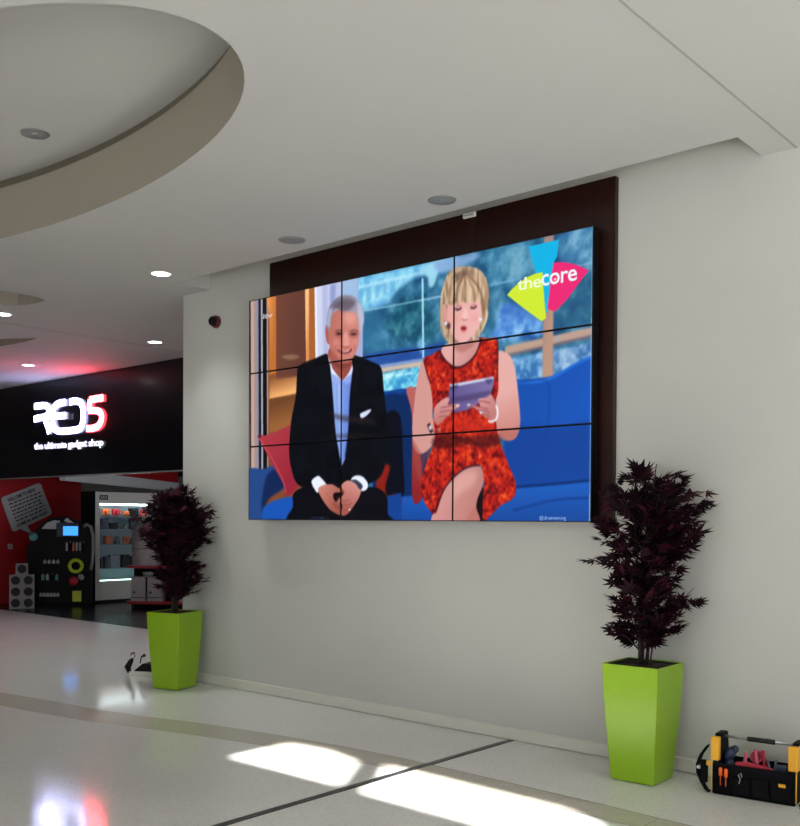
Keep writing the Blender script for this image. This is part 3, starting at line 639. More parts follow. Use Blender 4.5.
dot('G', 275, 497, 22, 17, '#c04c58', 1); dot('G', 275, 497, 10, 7, '#5a1820', 1); dot('G', 275, 518, 16, 6, '#e07c84', 2, 0.8)
dot('G', 225, 440, 22, 25, '#f0a09c', 6, 0.6); dot('G', 345, 430, 20, 25, '#f0a09c', 6, 0.6)
# tablet
Q('H', [(248, 122), (465, 84), (470, 96), (462, 140), (440, 192), (400, 212), (335, 250), (275, 262), (238, 204)], gradx('#6a5c94', '#8478ac', (448, 395), (490, 390)), 1)
Q('H', [(246, 122), (465, 82), (468, 94), (250, 136)], '#d8dcf0', 1)
S('H', [(250, 130), (290, 122), (280, 140), (252, 146)], '#3a3860', 2, 0.7); S('H', [(425, 96), (462, 92), (456, 112), (440, 122), (428, 108)], '#4a4878', 2, 0.7)
Q('H', [(246, 190), (400, 160), (455, 150), (448, 170), (400, 195), (250, 215)], '#4a3c6c', 3, 0.6)
# hands
S('H', [(168, 300), (170, 240), (200, 205), (232, 186), (246, 196), (240, 222), (290, 218), (298, 230), (262, 252), (250, 270), (215, 300), (190, 325)], gradx('#e0a4a0', '#c07c78', (438, 400), (440, 425)), 1)
for (a_, b_2) in (((200, 240), (290, 226)), ((195, 262), (262, 252)), ((192, 285), (235, 282))): line('H', [a_, ((a_[0]+b_2[0])/2, (a_[1]+b_2[1])/2-3), b_2], 4, '#8a4448', 1, 0.75)
dot('H', 286, 228, 9, 5, '#f4e0e4', 1)
S('H', [(336, 222), (370, 226), (400, 230), (388, 196), (430, 188), (455, 172), (478, 215), (488, 260), (470, 300), (440, 292), (405, 272), (380, 245)], gradx('#e0a4a0', '#c88480', (476, 400), (492, 415)), 1)
for (a_, b_2) in (((345, 228), (440, 246)), ((380, 248), (450, 264)), ((390, 205), (450, 215)), ((405, 270), (450, 282))): line('H', [a_, ((a_[0]+b_2[0])/2, (a_[1]+b_2[1])/2-3), b_2], 4, '#8a4448', 1, 0.75)
dot('H', 342, 224, 9, 5, '#f4e0e4', 1); dot('H', 404, 262, 8, 7, '#d8d0e0', 1)
line('H', [(480, 225), (487, 260), (480, 295), (455, 308), (440, 302)], 8, '#f4f0fa', 1)
line('H', [(140, 318), (150, 345), (158, 362)], 16, '#3c2c3c', 1); dot('H', 150, 338, 8, 12, '#e8dce8', 1, 0.9); dot('H', 194, 348, 9, 9, '#c89888', 1, 0.9)
line('H', [(160, 352), (178, 362), (196, 346)], 4, '#5a3438', 1, 0.8)

# --- on-screen graphics
for ch in range(3): img[..., ch] = blur1(blur1(img[..., ch], 2, 0), 1, 1)
Q('L', [(278, 118), (498, 68), (485, 190), (462, 232), (440, 330), (432, 440), (410, 600), (395, 600), (385, 440), (330, 310)], '#12b9ea', 1)
put(cp('L', [(122, 470), (160, 425), (205, 385), (260, 345), (320, 318), (380, 305), (384, 400), (392, 500), (405, 640), (372, 662), (300, 610), (200, 535)]), '#d6ee3a', 1)
put(cp('L', [(460, 235), (530, 232), (600, 244), (660, 264), (715, 292), (640, 390), (560, 500), (470, 592), (415, 572), (435, 400)]), '#f0307e', 1)
def paint_text(txt, quad, col, spacing=1.0, off=0.0, alpha=1):
    """quad: bl, br, tr, tl in photo pixels"""
    v, f = text_mesh(txt, spacing, off); v = v/v.max(0)
    B = cv(quad); P = np.array([(1-s_)*(1-t_)*B[0]+s_*(1-t_)*B[1]+s_*t_*B[2]+(1-s_)*t_*B[3] for s_, t_ in v])
    c = srgb(col) if isinstance(col, str) else col
    for tri in f:
        T = P[list(tri)]; x0, x1 = max(0, int(T[:, 0].min())-1), min(PW, int(T[:, 0].max())+3); y0, y1 = max(0, int(T[:, 1].min())-1), min(PH, int(T[:, 1].max())+3)
        if x1 <= x0 or y1 <= y0: continue
        m_ = inside(T, x0, x1, y0, y1)[..., None]*alpha; img[y0:y1, x0:x1] = img[y0:y1, x0:x1]*(1-m_)+c*m_
def Lp(x, y): return (490+x/7.27, 230+y/7.27)
paint_text('the', [Lp(198, 440), Lp(370, 412), Lp(370, 320), Lp(198, 348)], '#f6ffdc', 0.95, 0.006)
paint_text('core', [Lp(372, 408), Lp(628, 364), Lp(628, 280), Lp(372, 324)], '#f2fbff', 0.95, 0.006)
dot('L', 470, 356, 14, 14, '#f0307e', 1); dot('L', 470, 356, 8, 8, '#ffffff', 1)
paint_text('itv', [(262.5, 319), (272.5, 317), (272.5, 312), (262.5, 314)], '#e8d8d8', 0.9, 0.02, 0.8)
paint_text('@thismorning', [(539, 520.3), (565.5, 520.6), (565.5, 516), (539, 515.4)], '#a8ccf8', 1.0, 0.0, 0.9)
paint_text('.co.uk', [(310, 519), (324, 519), (324, 516), (310, 516)], '#6c8cc0', 1.0, 0.0, 0.45)
Q('P', [(592.2, 210), (596, 210), (593, 530), (588.8, 530)], gradx('#b8dcff', '#a8c8f0', (592, 300), (592, 500)), 1)
IMG = np.clip(img, 0, 1); IMG = IMG**1.08
IMG = np.where(IMG <= 0.04045, IMG/12.92, ((IMG+0.055)/1.055)**2.4)

# ------------------------------------------------------------------ nine displays of the video wall
sm = bpy.data.materials.new('display_picture'); sm.use_nodes = True; nt = sm.node_tree; pb = nt.nodes['Principled BSDF']
at_ = nt.nodes.new('ShaderNodeAttribute'); at_.attribute_name = 'picture'
pb.inputs['Base Color'].default_value = (0.004, 0.004, 0.005, 1); pb.inputs['Roughness'].default_value = 0.45; pb.inputs['Specular IOR Level'].default_value = 0.12
nt.links.new(at_.outputs['Color'], pb.inputs['Emission Color']); pb.inputs['Emission Strength'].default_value = 2**(-EXPO)*1.0
DW, DH, BZ = SW/3, SH/3, 0.0062
labels = [['bottom left display showing the blue sofa arm, a red cushion and clasped hands', 'bottom centre display showing dark trousers, clasped hands edge and red dress side', 'bottom right display showing bare knees, red dress hem and blue sofa seat'],
          ['middle left display showing the dark suit jacket and orange lit niche', 'centre display showing pale blue shirt edge, dark jacket and blue sofa back', 'middle right display showing hands holding a grey tablet before a red dress'],
          ['top left display showing dark curtains, a brown wall panel and half a grey-haired head', 'top centre display showing window trees between the two heads', 'top right display showing the blonde fringe and the three-colour fan logo']]
labels[0][1] = 'bottom centre display showing dark trouser knee and left side of red dress'
NX, NZ = 240, 136
for row in range(3):
    for c_ in range(3):
        e_ = empty('display', (c_*DW, 0, ZB+row*DH))
        tag(e_, labels[row][c_], 'screen', 'displays of the three by three video wall')
        x0, x1, z0, z1 = 0.001, DW-0.001, 0.001, DH-0.001
        m = MB(); f_ = 0.012
        m.box(x0, x0+BZ, 0, f_, z0, z1); m.box(x1-BZ, x1, 0, f_, z0, z1); m.box(x0+BZ, x1-BZ, 0, f_, z0, z0+BZ); m.box(x0+BZ, x1-BZ, 0, f_, z1-BZ, z1)
        m.build('bezel', M['bezel'], e_)
        MB().box(x0+0.002, x1-0.002, f_, 0.085, z0+0.002, z1-0.002).build('casing', M['black'], e_)
        ax_, bx_, az_, bz_ = x0+BZ, x1-BZ, z0+BZ, z1-BZ
        gx, gz = np.meshgrid(np.linspace(ax_, bx_, NX), np.linspace(az_, bz_, NZ))
        vco = np.stack([gx.ravel(), np.full(gx.size, 0.003), gz.ravel()], 1)
        idx = np.arange(NX*NZ).reshape(NZ, NX)
        fc = np.stack([idx[:-1, :-1].ravel(), idx[:-1, 1:].ravel(), idx[1:, 1:].ravel(), idx[1:, :-1].ravel()], 1)
        me = bpy.data.meshes.new('screen'); me.vertices.add(len(vco)); me.vertices.foreach_set('co', vco.ravel())
        me.loops.add(fc.size); me.loops.foreach_set('vertex_index', fc.ravel().astype(np.int32))
        me.polygons.add(len(fc)); me.polygons.foreach_set('loop_start', np.arange(0, fc.size, 4, dtype=np.int32))
        me.update(calc_edges=True)
        px = (gx.ravel()+c_*DW)/SW*PW; py = (1-(gz.ravel()+row*DH)/SH)*PH
        fx, fy = np.clip(px-0.5, 0, PW-2), np.clip(py-0.5, 0, PH-2); ix, iy = fx.astype(int), fy.astype(int); tx, ty = (fx-ix)[:, None], (fy-iy)[:, None]
        cc = (IMG[iy, ix]*(1-tx)+IMG[iy, ix+1]*tx)*(1-ty)+(IMG[iy+1, ix]*(1-tx)+IMG[iy+1, ix+1]*tx)*ty
        ca = me.color_attributes.new('picture', 'FLOAT_COLOR', 'POINT')
        ca.data.foreach_set('color', np.concatenate([cc, np.ones((len(cc), 1))], 1).astype(np.float32).ravel())
        me.materials.append(sm)
        so = bpy.data.objects.new('screen', me); COL.objects.link(so); so.parent = e_
mb_ = empty('mounting_rail', (0.3, 0.0855, ZB+0.2)); tag(mb_, 'black mounting rails fixing the screens to the mahogany panel', 'mount')
for zz in (0.1, 0.75, 1.5):
    MB().box(0, 3.0, 0, 0.0195, zz, zz+0.06).build('rail', M['black'], mb_)

# ------------------------------------------------------------------ potted maples
def leaf_into(vs, fs, c, d, nrm, size, rnd):
    """palmate leaf: narrow pointed lobes fanned round the stalk end"""
    d = d.normalized(); s_ = d.cross(nrm).normalized(); n_ = s_.cross(d)
    nl = rnd.choice((5, 5, 7))
    for k in range(nl):
        a = (k-(nl-1)/2)*(math.radians(150)/(nl-1))
        ld = d*math.cos(a)+s_*math.sin(a)
        L = size*(1-0.38*abs(k-(nl-1)/2)/((nl-1)/2))*rnd.uniform(0.88, 1.1); W = L*0.14
        sd_ = ld.cross(n_).normalized(); droop = n_*(-0.12*L)
        p0 = c; p1 = c+ld*L*0.42+sd_*W+droop*0.15; p2 = c+ld*L+droop; p3 = c+ld*L*0.42-sd_*W+droop*0.15; pm = c+ld*L*0.42-n_*W*0.35
        i = len(vs); vs += [p0, p1, p2, p3, pm]; fs += [(i, i+1, i+4), (i+1, i+2, i+4), (i+2, i+3, i+4), (i+3, i, i+4)]

def maple(loc, rotz, seed, prof, ztop, extra, n_tw, lean, label, h=0.746):
    rnd = random.Random(seed)
    root = empty('potted_maple', loc, rotz); tag(root, label, 'potted plant', 'potted maples in lime planters')
    # planter: square, tapering to the foot, hollow at the top, bevelled corners
    def ring(wd_, z, r=0.007):
        o = []
        for cx_, cy_, a0 in ((1, 1, 0), (-1, 1, 90), (-1, -1, 180), (1, -1, 270)):
            for q_ in (0, 30, 60, 90):
                a = math.radians(a0+q_); o.append((cx_*(wd_/2-r)+r*math.cos(a), cy_*(wd_/2-r)+r*math.sin(a), z))
        return o
    prof_p = [(0.292, 0.006), (0.295, 0.010), (0.320, h*0.25), (0.347, h*0.5), (0.369, h*0.75), (0.384, h-0.004), (0.383, h), (0.373, h), (0.371, h-0.03), (0.37, h-0.05)]
    rs = [ring(*p) for p in prof_p]; vs = [p for r_ in rs for p in r_]; fs = []
    for i in range(len(rs)-1):
        for k in range(16): fs.append((i*16+k, i*16+(k+1) % 16, (i+1)*16+(k+1) % 16, (i+1)*16+k))
    fs.append(tuple(range(16))[::-1])
    m = MB(); m.faces_from(vs, fs); m.build('planter', M['lime'], root)
    for sx in (-1, 1):
        for sy in (-1, 1): MB().lathe([(0.018, 0), (0.018, 0.007)], 12, (sx*0.115, sy*0.115, 0)).build('foot', M['foot'], root)
    m = MB(); la, lb_ = ring(0.371, h-0.006), ring(0.340, h-0.008); m.faces_from(la+lb_+ring(0.338, h-0.03), [(k, (k+1) % 16, 16+(k+1) % 16, 16+k) for k in range(16)]+[(16+k, 16+(k+1) % 16, 32+(k+1) % 16, 32+k) for k in range(16)]); m.build('liner', M['foot'], root)
    m = MB(); g = 10; vs = []; fs = []
    for i in range(g):
        for j in range(g): vs.append(((i/(g-1)-0.5)*0.339, (j/(g-1)-0.5)*0.339, h-0.016+rnd.uniform(-0.005, 0.006)))
    for i in range(g-1):
        for j in range(g-1): fs.append((i*g+j, (i+1)*g+j, (i+1)*g+j+1, i*g+j+1))
    m.faces_from(vs, fs); m.build('soil', M['soil'], root)
    # trunks in root space; the crown is described in world directions, so undo the root's turn
    inv = Matrix.Rotation(-rotz, 3, 'Z')
    m = MB(); stems = []
    for k in range(4):
        a = rnd.uniform(0, 6.28); b0 = Vector((0.022*math.cos(a+k*1.6), 0.022*math.sin(a+k*1.6), h-0.03)); pts = [b0]; nseg = 9
        top_ = ztop-rnd.uniform(0.12, 0.5)*(k > 0)
        tgt = Vector((lean[0]*(0.6+0.5*k/3)+rnd.uniform(-0.1, 0.1), lean[1]+rnd.uniform(-0.05, 0.05), 0))
        for s_ in range(1, nseg+1):
            t = s_/nseg; pts.append(Vector((b0.x+tgt.x*t*t+rnd.uniform(-0.008, 0.008), b0.y+tgt.y*t*t+rnd.uniform(-0.008, 0.008), b0.z+(top_-b0.z)*t)))
        stems.append(pts); m.tube([inv @ p for p in pts], [0.013*(1-0.75*i/nseg) for i in range(nseg+1)], 7)
    if seed % 2:                                            # small stub stick leaning beside the trunk
        m.tube([inv @ Vector(p) for p in ((0.055, -0.02, h-0.03), (0.07, -0.03, h+0.05), (0.085, -0.03, h+0.14))], 0.006, 6)
    vs, fs = [], []; vb, fb = [], []
    def twig(p, q, nleaf, size):
        mid = (p+q)/2+Vector((0, 0, 0.03)); path = [p, mid, q]
        m.tube([inv @ z_ for z_ in path], [0.0035, 0.0025, 0.0012], 4)
        for i in range(nleaf):
            t = 0.35+0.65*(i+0.5)/nleaf; c = p.lerp(mid, t*2) if t < 0.5 else mid.lerp(q, t*2-1)
            d = (q-p).normalized()*0.9+Vector((rnd.uniform(-1, 1), rnd.uniform(-1, 1), rnd.uniform(-0.7, 0.35)))*0.75
            nrm = Vector((rnd.uniform(-0.5, 0.5), rnd.uniform(-0.9, 0.1), 0.9)).normalized()
            V, F = (vb, fb) if rnd.random() < 0.22 else (vs, fs)
            c2 = c+d.normalized()*0.02
            leaf_into(V, F, inv @ c2, inv @ d, inv @ nrm, size*rnd.uniform(0.75, 1.15), rnd)
    zs = [p[0] for p in prof]
    def half(z):
        for (za, l0, r0_), (zb_, l1, r1_) in zip(prof, prof[1:]):
            if za <= z <= zb_: t = (z-za)/(zb_-za); return l0+(l1-l0)*t, r0_+(r1_-r0_)*t
        return 0.1, 0.1
    wts = []
    for i in range(60):
        z = zs[0]+(zs[-1]-zs[0])*(i+0.5)/60; l_, r_ = half(z); wts.append((z, (l_+r_)))
    tot = sum(w_ for _, w_ in wts)
    for z, w_ in wts:
        cnt = n_tw*w_/tot; cnt = int(cnt)+(rnd.random() < cnt % 1)
        for _ in range(cnt):
            a = rnd.uniform(0, 2*math.pi); l_, r_ = half(z); cx_ = (r_-l_)/2; R = (l_+r_)/2
            rr = R*rnd.uniform(0.6, 1.0) if rnd.random() < 0.8 else R*rnd.uniform(0.1, 0.5)
            dv = Vector((math.cos(RV), math.sin(RV), 0))       # picture-right direction seen from the hall
            dn = Vector((-math.sin(RV), math.cos(RV), 0))
            off = dv*(cx_+rr*math.cos(a))+dn*(rr*0.8*math.sin(a))
            q = Vector((off.x, off.y, z))
            yl = WY-0.03-loc[1]
            if q.y > yl-0.06: q.y = yl-0.06-rnd.uniform(0, 0.05)
            st = stems[rnd.randrange(4)]; zz_ = max(st[0].z+0.1, z-rnd.uniform(0.1, 0.25))
            zz_ = min(zz_, st[-1].z); t = (zz_-st[0].z)/(st[-1].z-st[0].z)*(len(st)-1); i0 = min(int(t), len(st)-2)
            p = st[i0].lerp(st[i0+1], t-i0)
            q2 = p+(q-p)*0.93
            twig(p, q2, rnd.choice((5, 6, 7)), 0.098)
    for (ex, ez) in extra:
        dv = Vector((math.cos(RV), math.sin(RV), 0)); off = dv*ex; twig(Vector((0, 0, max(h+0.1, ez-0.12))), Vector((off.x, min(off.y, WY-0.12-loc[1]), ez)), 6, 0.085)
    # keep every leaf in front of the wall
    yl = WY-0.02-loc[1]; rot_ = Matrix.Rotation(rotz, 3, 'Z')
    for V in (vs, vb):
        for i, p in enumerate(V):
            wp = rot_ @ p
            if wp.y > yl: wp.y = yl-0.002*(i % 5); V[i] = inv @ wp
    m.build('trunk', M['bark'], root)
    for V, F, mt, nm, lb in ((vs, fs, M['leaf'], 'foliage', None), (vb, fb, M['leaf_b'], 'foliage', 'brighter crimson leaves')):
        q_ = MB(); q_.faces_from(V, F); fo = q_.build(nm, mt, root, recalc=False)
        if lb: fo['label'] = lb
RV = YAW*-1*-1*0 + math.radians(41.1)                        # direction of picture-right in the floor plane
profR = [(0.86, 0.10, 0.10), (0.96, 0.24, 0.26), (1.08, 0.25, 0.24), (1.2, 0.27, 0.33), (1.32, 0.26, 0.27), (1.45, 0.30, 0.36), (1.6, 0.33, 0.44), (1.75, 0.46, 0.46), (1.86, 0.40, 0.43), (1.93, 0.26, 0.34), (1.98, 0.12, 0.22), (2.01, 0.03, 0.12)]
profL = [(0.88, 0.05, 0.10), (1.0, 0.08, 0.22), (1.12, 0.16, 0.28), (1.25, 0.22, 0.26), (1.36, 0.22, 0.22), (1.44, 0.34, 0.36), (1.54, 0.46, 0.47), (1.70, 0.44, 0.47), (1.80, 0.38, 0.42), (1.88, 0.14, 0.30), (1.96, 0.02, 0.12)]
maple((4.127, -0.188, 0), 0.021, 11, profR, 2.02, [(-0.36, 1.40), (0.34, 1.13), (0.46, 1.74)], 185, (0.0, 0.0), 'dark red maple in lime planter, between the video wall and the tool bag')
maple((-0.855, -0.205, 0), 0.29, 24, profL, 1.90, [(0.30, 1.05), (-0.14, 0.98), (0.22, 0.95), (0.26, 1.18)], 265, (-0.02, 0.0), 'dark red maple in lime planter at the wall corner, before the shop entrance')

# ------------------------------------------------------------------ open tool bag by the wall
TB = empty('tool_bag', (4.597, -0.212, 0), 0.10)
tag(TB, 'open black tool bag with yellow end plates and a steel bar handle', 'tool bag')
m = MB(); L_, D_ = 0.50, 0.21
m.box(0.012, L_-0.012, 0, 0.012, 0.004, 0.192, bevel=0.004); m.box(0.012, L_-0.012, D_-0.012, D_, 0.004, 0.20, bevel=0.004)
m.box(0.008, 0.022, 0.0, D_, 0.004, 0.19, bevel=0.004); m.box(L_-0.022, L_-0.008, 0.0, D_, 0.004, 0.19, bevel=0.004); m.box(0.012, L_-0.012, 0.0, D_, 0.0, 0.02, bevel=0.004)
m.build('body', M['fabric'], TB)
for xa, xb, zt in ((0.03, 0.13, 0.13), (0.135, 0.235, 0.125), (0.245, 0.345, 0.13), (0.352, 0.47, 0.13)):
    MB().box(xa, xb, -0.016, 0.002, 0.018, zt, bevel=0.006).build('pocket', M['fabric'], TB)
for x_, s_ in ((0.0, 1), (L_-0.05, -1)):
    m = MB(); m.prism([(0.0, 0.17), (0.03, 0.345), (0.05, 0.36), (D_-0.05, 0.36), (D_-0.03, 0.345), (D_, 0.17)], 'x', x_+0.012, x_+0.048); m.build('end_plate', M['black'], TB)
    m = MB(); m.box(x_, x_+0.05, -0.012, 0.03, 0.205, 0.348, bevel=0.006)
    if s_ < 0: m.box(x_+0.045, x_+0.055, -0.01, D_, 0.205, 0.348, bevel=0.004)
    m.build('corner_guard', M['yellow'], TB)
    MB().tube([(x_+0.004 if s_ > 0 else x_+0.046, -0.004, 0.02), (x_+0.004 if s_ > 0 else x_+0.046, -0.004, 0.205)], 0.004, 6).build('piping', M['yellow'], TB)
MB().tube([(0.03, D_/2, 0.338), (L_-0.03, D_/2, 0.338)], 0.008, 12).build('handle', M['steel'], TB)
MB().tube([(0.185, D_/2, 0.338), (0.19, D_/2, 0.338), (0.345, D_/2, 0.338), (0.35, D_/2, 0.338)], [0.010, 0.015, 0.015, 0.010], 14).build('grip', M['foot'], TB)
m = MB(); pth = [(0.0, 0.08, 0.30), (-0.035, 0.06, 0.27), (-0.065, 0.04, 0.22), (-0.085, 0.03, 0.16), (-0.082, 0.03, 0.11), (-0.055, 0.02, 0.06), (-0.02, 0.0, 0.02), (0.0, -0.01, 0.01)]
for i in range(len(pth)-1):
    a, c = Vector(pth[i]), Vector(pth[i+1])
    m.faces_from([a+Vector((0, -0.022, 0)), a+Vector((0, 0.022, 0)), c+Vector((0, 0.022, 0)), c+Vector((0, -0.022, 0)), a+Vector((-0.012, -0.022, 0.002)), a+Vector((-0.012, 0.022, 0.002)), c+Vector((-0.012, 0.022, 0.002)), c+Vector((-0.012, -0.022, 0.002))], [(0, 1, 2, 3), (4, 7, 6, 5), (0, 3, 7, 4), (1, 5, 6, 2), (0, 4, 5, 1), (3, 2, 6, 7)])
m.box(-0.075, -0.03, 0.02, 0.05, 0.05, 0.19, bevel=0.01); m.build('strap', M['fabric'], TB)
MB().box(-0.092, -0.07, 0.005, 0.03, 0.135, 0.155, bevel=0.004).build('buckle', M['steel'], TB)
MB().box(-0.02, 0.0, 0.03, 0.06, 0.275, 0.30, bevel=0.004).build('buckle', M['steel'], TB)
MB().box(-0.03, 0.0, 0.0, 0.01, 0.165, 0.195, bevel=0.003).build('strap_tab', M['yellow'], TB)
MB().box(0.40, 0.44, -0.019, -0.015, 0.105, 0.125, bevel=0.002).build('logo_patch', M['yellow'], TB)
m = MB(); m.box(L_+0.005, L_+0.13, 0.02, 0.05, 0.0, 0.012, bevel=0.004); m.box(L_+0.02, L_+0.12, -0.03, 0.0, 0.0, 0.01, bevel=0.004); m.build('strap', M['fabric'], TB)
def tool(name, label, cat, builder, mt, loc, rotz=0.10, group=None):
    m_ = MB(); builder(m_); o = m_.build(name, mt, None, TB.matrix_basis @ Vector(loc) if False else (Matrix.Translation(TB.location) @ Matrix.Rotation(0.10, 4, 'Z')) @ Vector(loc), rotz); tag(o, label, cat, group); return o
def drill(m_):
    m_.tube([(-0.035, 0, 0.20), (-0.02, 0, 0.235), (0.0, 0, 0.262)], [0.03, 0.032, 0.028], 14); m_.tube([(0.0, 0, 0.05), (-0.01, 0, 0.13), (-0.03, 0, 0.205)], [0.02, 0.022, 0.028], 12); m_.ball((0.01, 0, 0.266), 0.024, 12)
tool('drill', 'dark blue rounded drill body poking out of bag left end', 'drill', drill, M['tblue'], (0.105, 0.1, 0))
def plier(m_):
    for s_ in (-1, 1): m_.tube([(0.004*s_, 0, 0.03), (0.02*s_, 0, 0.12), (0.034*s_, 0, 0.19), (0.026*s_, 0, 0.265+0.01*s_)], [0.006, 0.010, 0.012, 0.008], 10)
    m_.lathe([(0.012, -0.006), (0.012, 0.006)], 12, (0, 0, 0.03), Matrix.Rotation(math.pi/2, 3, 'X'))
tool('pliers', 'red-pink handled pliers sticking up in middle of bag, nearer the drill', 'pliers', plier, M['tpink'], (0.215, 0.08, 0.01), 0.3, 'pliers in the tool bag')
tool('pliers', 'red handled pliers sticking up in middle of bag, nearer the steel tools', 'pliers', plier, M['tred'], (0.255, 0.12, 0.005), -0.2, 'pliers in the tool bag')
def coil(m_):
    for r_ in range(6):
        m_.tube([(0.035*math.cos(a)*(1+0.12*math.sin(r_)), 0.012*(r_-3)+0.01*math.sin(a), 0.235+0.03*math.sin(a+0.3*r_)) for a in np.arange(0, 6.4, 0.4)], 0.0045, 6)
tool('cable_coil', 'loose coil of pinkish red cable heaped among the pliers', 'cable', coil, M['tpink'], (0.235, 0.16, -0.005))
def tray(m_):
    m_.prism([(-0.09, 0.165), (-0.085, 0.192), (-0.02, 0.20), (0.09, 0.19), (0.13, 0.18), (0.125, 0.165)], 'y', -0.004, 0.02); m_.box(-0.08, 0.12, -0.004, 0.02, 0.06, 0.17, bevel=0.004)
tool('spirit_level', 'long flat red tool lying along front edge inside the bag', 'tool', tray, M['tred'], (0.225, 0.025, 0.012))
def cutter(m_):
    for s_ in (-1, 1): m_.tube([(0.0, 0, 0.05), (0.012*s_, 0, 0.14), (0.024*s_, 0, 0.215)], [0.004, 0.006, 0.008], 8)
    m_.box(-0.016, 0.016, -0.004, 0.004, 0.10, 0.15, bevel=0.002)
tool('cutters', 'grey steel cutters standing right of the red handles in the bag', 'cutters', cutter, M['tgrey'], (0.335, 0.09, 0.02), 0.4)
def meter(m_): m_.box(-0.035, 0.035, -0.02, 0.02, 0.05, 0.215, bevel=0.008); m_.box(-0.022, 0.022, -0.024, -0.018, 0.16, 0.20, bevel=0.002); m_.lathe([(0.012, -0.022), (0.012, -0.026)], 12, (0, 0, 0.13))
tool('test_meter', 'dark grey boxy meter at the bag right end', 'meter', meter, M['tblue'], (0.395, 0.07, 0))
def screwdriver(m_): m_.tube([(0, 0, 0.05), (0, 0, 0.105)], 0.003, 6); m_.tube([(0, 0, 0.105), (0, 0, 0.112), (0, 0, 0.15), (-0.002, 0, 0.158)], [0.006, 0.011, 0.012, 0.007], 10)
tool('screwdriver', 'orange handled screwdriver in bag front pocket, the left one', 'screwdriver', screwdriver, M['orange'], (0.066, -0.026, 0.014), 0.1, 'screwdrivers in the front pocket')
tool('screwdriver', 'orange handled screwdriver in bag front pocket, the right one', 'screwdriver', screwdriver, M['orange'], (0.098, -0.026, 0.010), 0.1, 'screwdrivers in the front pocket')
def clip(m_): m_.tube([(0, 0, 0.09), (0.008, -0.004, 0.12), (-0.004, -0.004, 0.14), (0.01, 0, 0.155), (0.016, 0, 0.13)], 0.0035, 6)
tool('key_ring', 'small steel clip hanging over the front of the bag', 'clip', clip, M['steel'], (0.175, -0.022, 0))

# ------------------------------------------------------------------ small gadget on the floor behind the left planter
G = empty('floor_gadget', (-1.72, 0.0, 0.0), math.radians(30)); tag(G, 'small black and chrome gadget on a silver base, on floor behind left planter', 'gadget')
MB().box(-0.10, 0.28, -0.10, 0.12, 0.0, 0.05, bevel=0.008).build('base', M['cab'], G)
m = MB(); m.prism([(-0.06, 0.05), (0.25, 0.05), (0.22, 0.13), (0.04, 0.13)], 'y', -0.07, 0.09); m.build('hood', M['black'], G)
m = MB(); m.tube([(-0.115, -0.05, 0.03), (-0.13, -0.06, 0.09), (-0.10, -0.05, 0.15), (-0.08, -0.04, 0.18)], [0.02, 0.035, 0.028, 0.012], 10); m.build('lever', M['black'], G)
MB().ball((-0.075, -0.05, 0.215), 0.028, 14, (1, 1, 1.3)).build('knob', M['chrome'], G)
MB().tube([(0.0, -0.04, 0.13), (0.02, -0.05, 0.20), (0.06, -0.05, 0.22)], [0.006, 0.008, 0.018], 8).build('knob', M['black'], G)

# ------------------------------------------------------------------ ceiling fittings, alarm
def downlight(u, v, z, on, label):
    p = atz(u, v, z); e_ = empty('downlight', (p.x, p.y, z)); tag(e_, label, 'ceiling light', 'recessed ceiling downlights')
    m = MB(); m.lathe([(0.085, -0.006), (0.098, -0.006), (0.102, 0.0)], 32, cap=False); m.build('trim_ring', M['white'] if on else M['metal_grey'], e_)
    if on: MB().lathe([(0.084, -0.005), (0.084, 0.002)], 32).build('lamp', M['lamp_on'], e_)
    if on:
        li = bpy.data.lights.new('downlight_beam', 'SPOT'); li.energy = 110; li.spot_size = math.radians(100); li.spot_blend = 1.0; li.color = (0.94, 1, 0.96); li.shadow_soft_size = 0.07
        lo = bpy.data.objects.new('downlight_beam', li); COL.objects.link(lo); lo.location = (p.x, p.y, z-0.02)
    else:
        MB().lathe([(0.085, -0.004), (0.085, 0.0)], 32).build('reflector', M['lamp_off'], e_)
        MB().ball((0, 0, -0.004), 0.03, 14, (1, 1, 0.3)).build('lamp', M['lamp_off'], e_)
downlight(161, 273.5, ZC, True, 'lit round downlight nearest the screens, left of the wall recess')
downlight(155, 342, ZC, True, 'lit round downlight just before the black shop fascia, beside the wall corner')
downlight(28, 365, ZC, True, 'lit round downlight in pink glow close above the shop sign')
downlight(3, 314, ZC, True, 'lit round downlight at the left edge beyond a ceiling recess')
downlight(442, 200, ZC, False, 'unlit grey downlight in flat ceiling above the screens')
downlight(35, 133.5, 4.43, False, 'unlit grey downlight in the raised oval ceiling recess')
p = atz(292, 240, ZC); sp = empty('ceiling_speaker', (p.x, p.y, ZC)); tag(sp, 'round flat grey speaker grille in ceiling left of the unlit downlight', 'speaker')
MB().lathe([(0.10, 0.0), (0.098, -0.006), (0.088, -0.009)], 32).build('grille', M['grille'], sp)
MB().lathe([(0.112, 0.0), (0.108, -0.005), (0.099, -0.005)], 32, cap=False).build('rim', M['metal_grey'], sp)
al = empty('alarm_sounder', (-0.665, WY, 3.60)); tag(al, 'round black and dark red alarm sounder high on the wall left of the screens', 'alarm')
RX = Matrix.Rotation(math.pi/2, 3, 'X')
MB().lathe([(0.062, 0.0), (0.062, 0.03), (0.056, 0.04)], 24, mtx=RX).build('base', M['alarm_red'], al)
MB().lathe([(0.05, 0.038), (0.045, 0.07), (0.03, 0.085), (0.01, 0.09)], 24, mtx=RX).build('dome', M['black'], al)

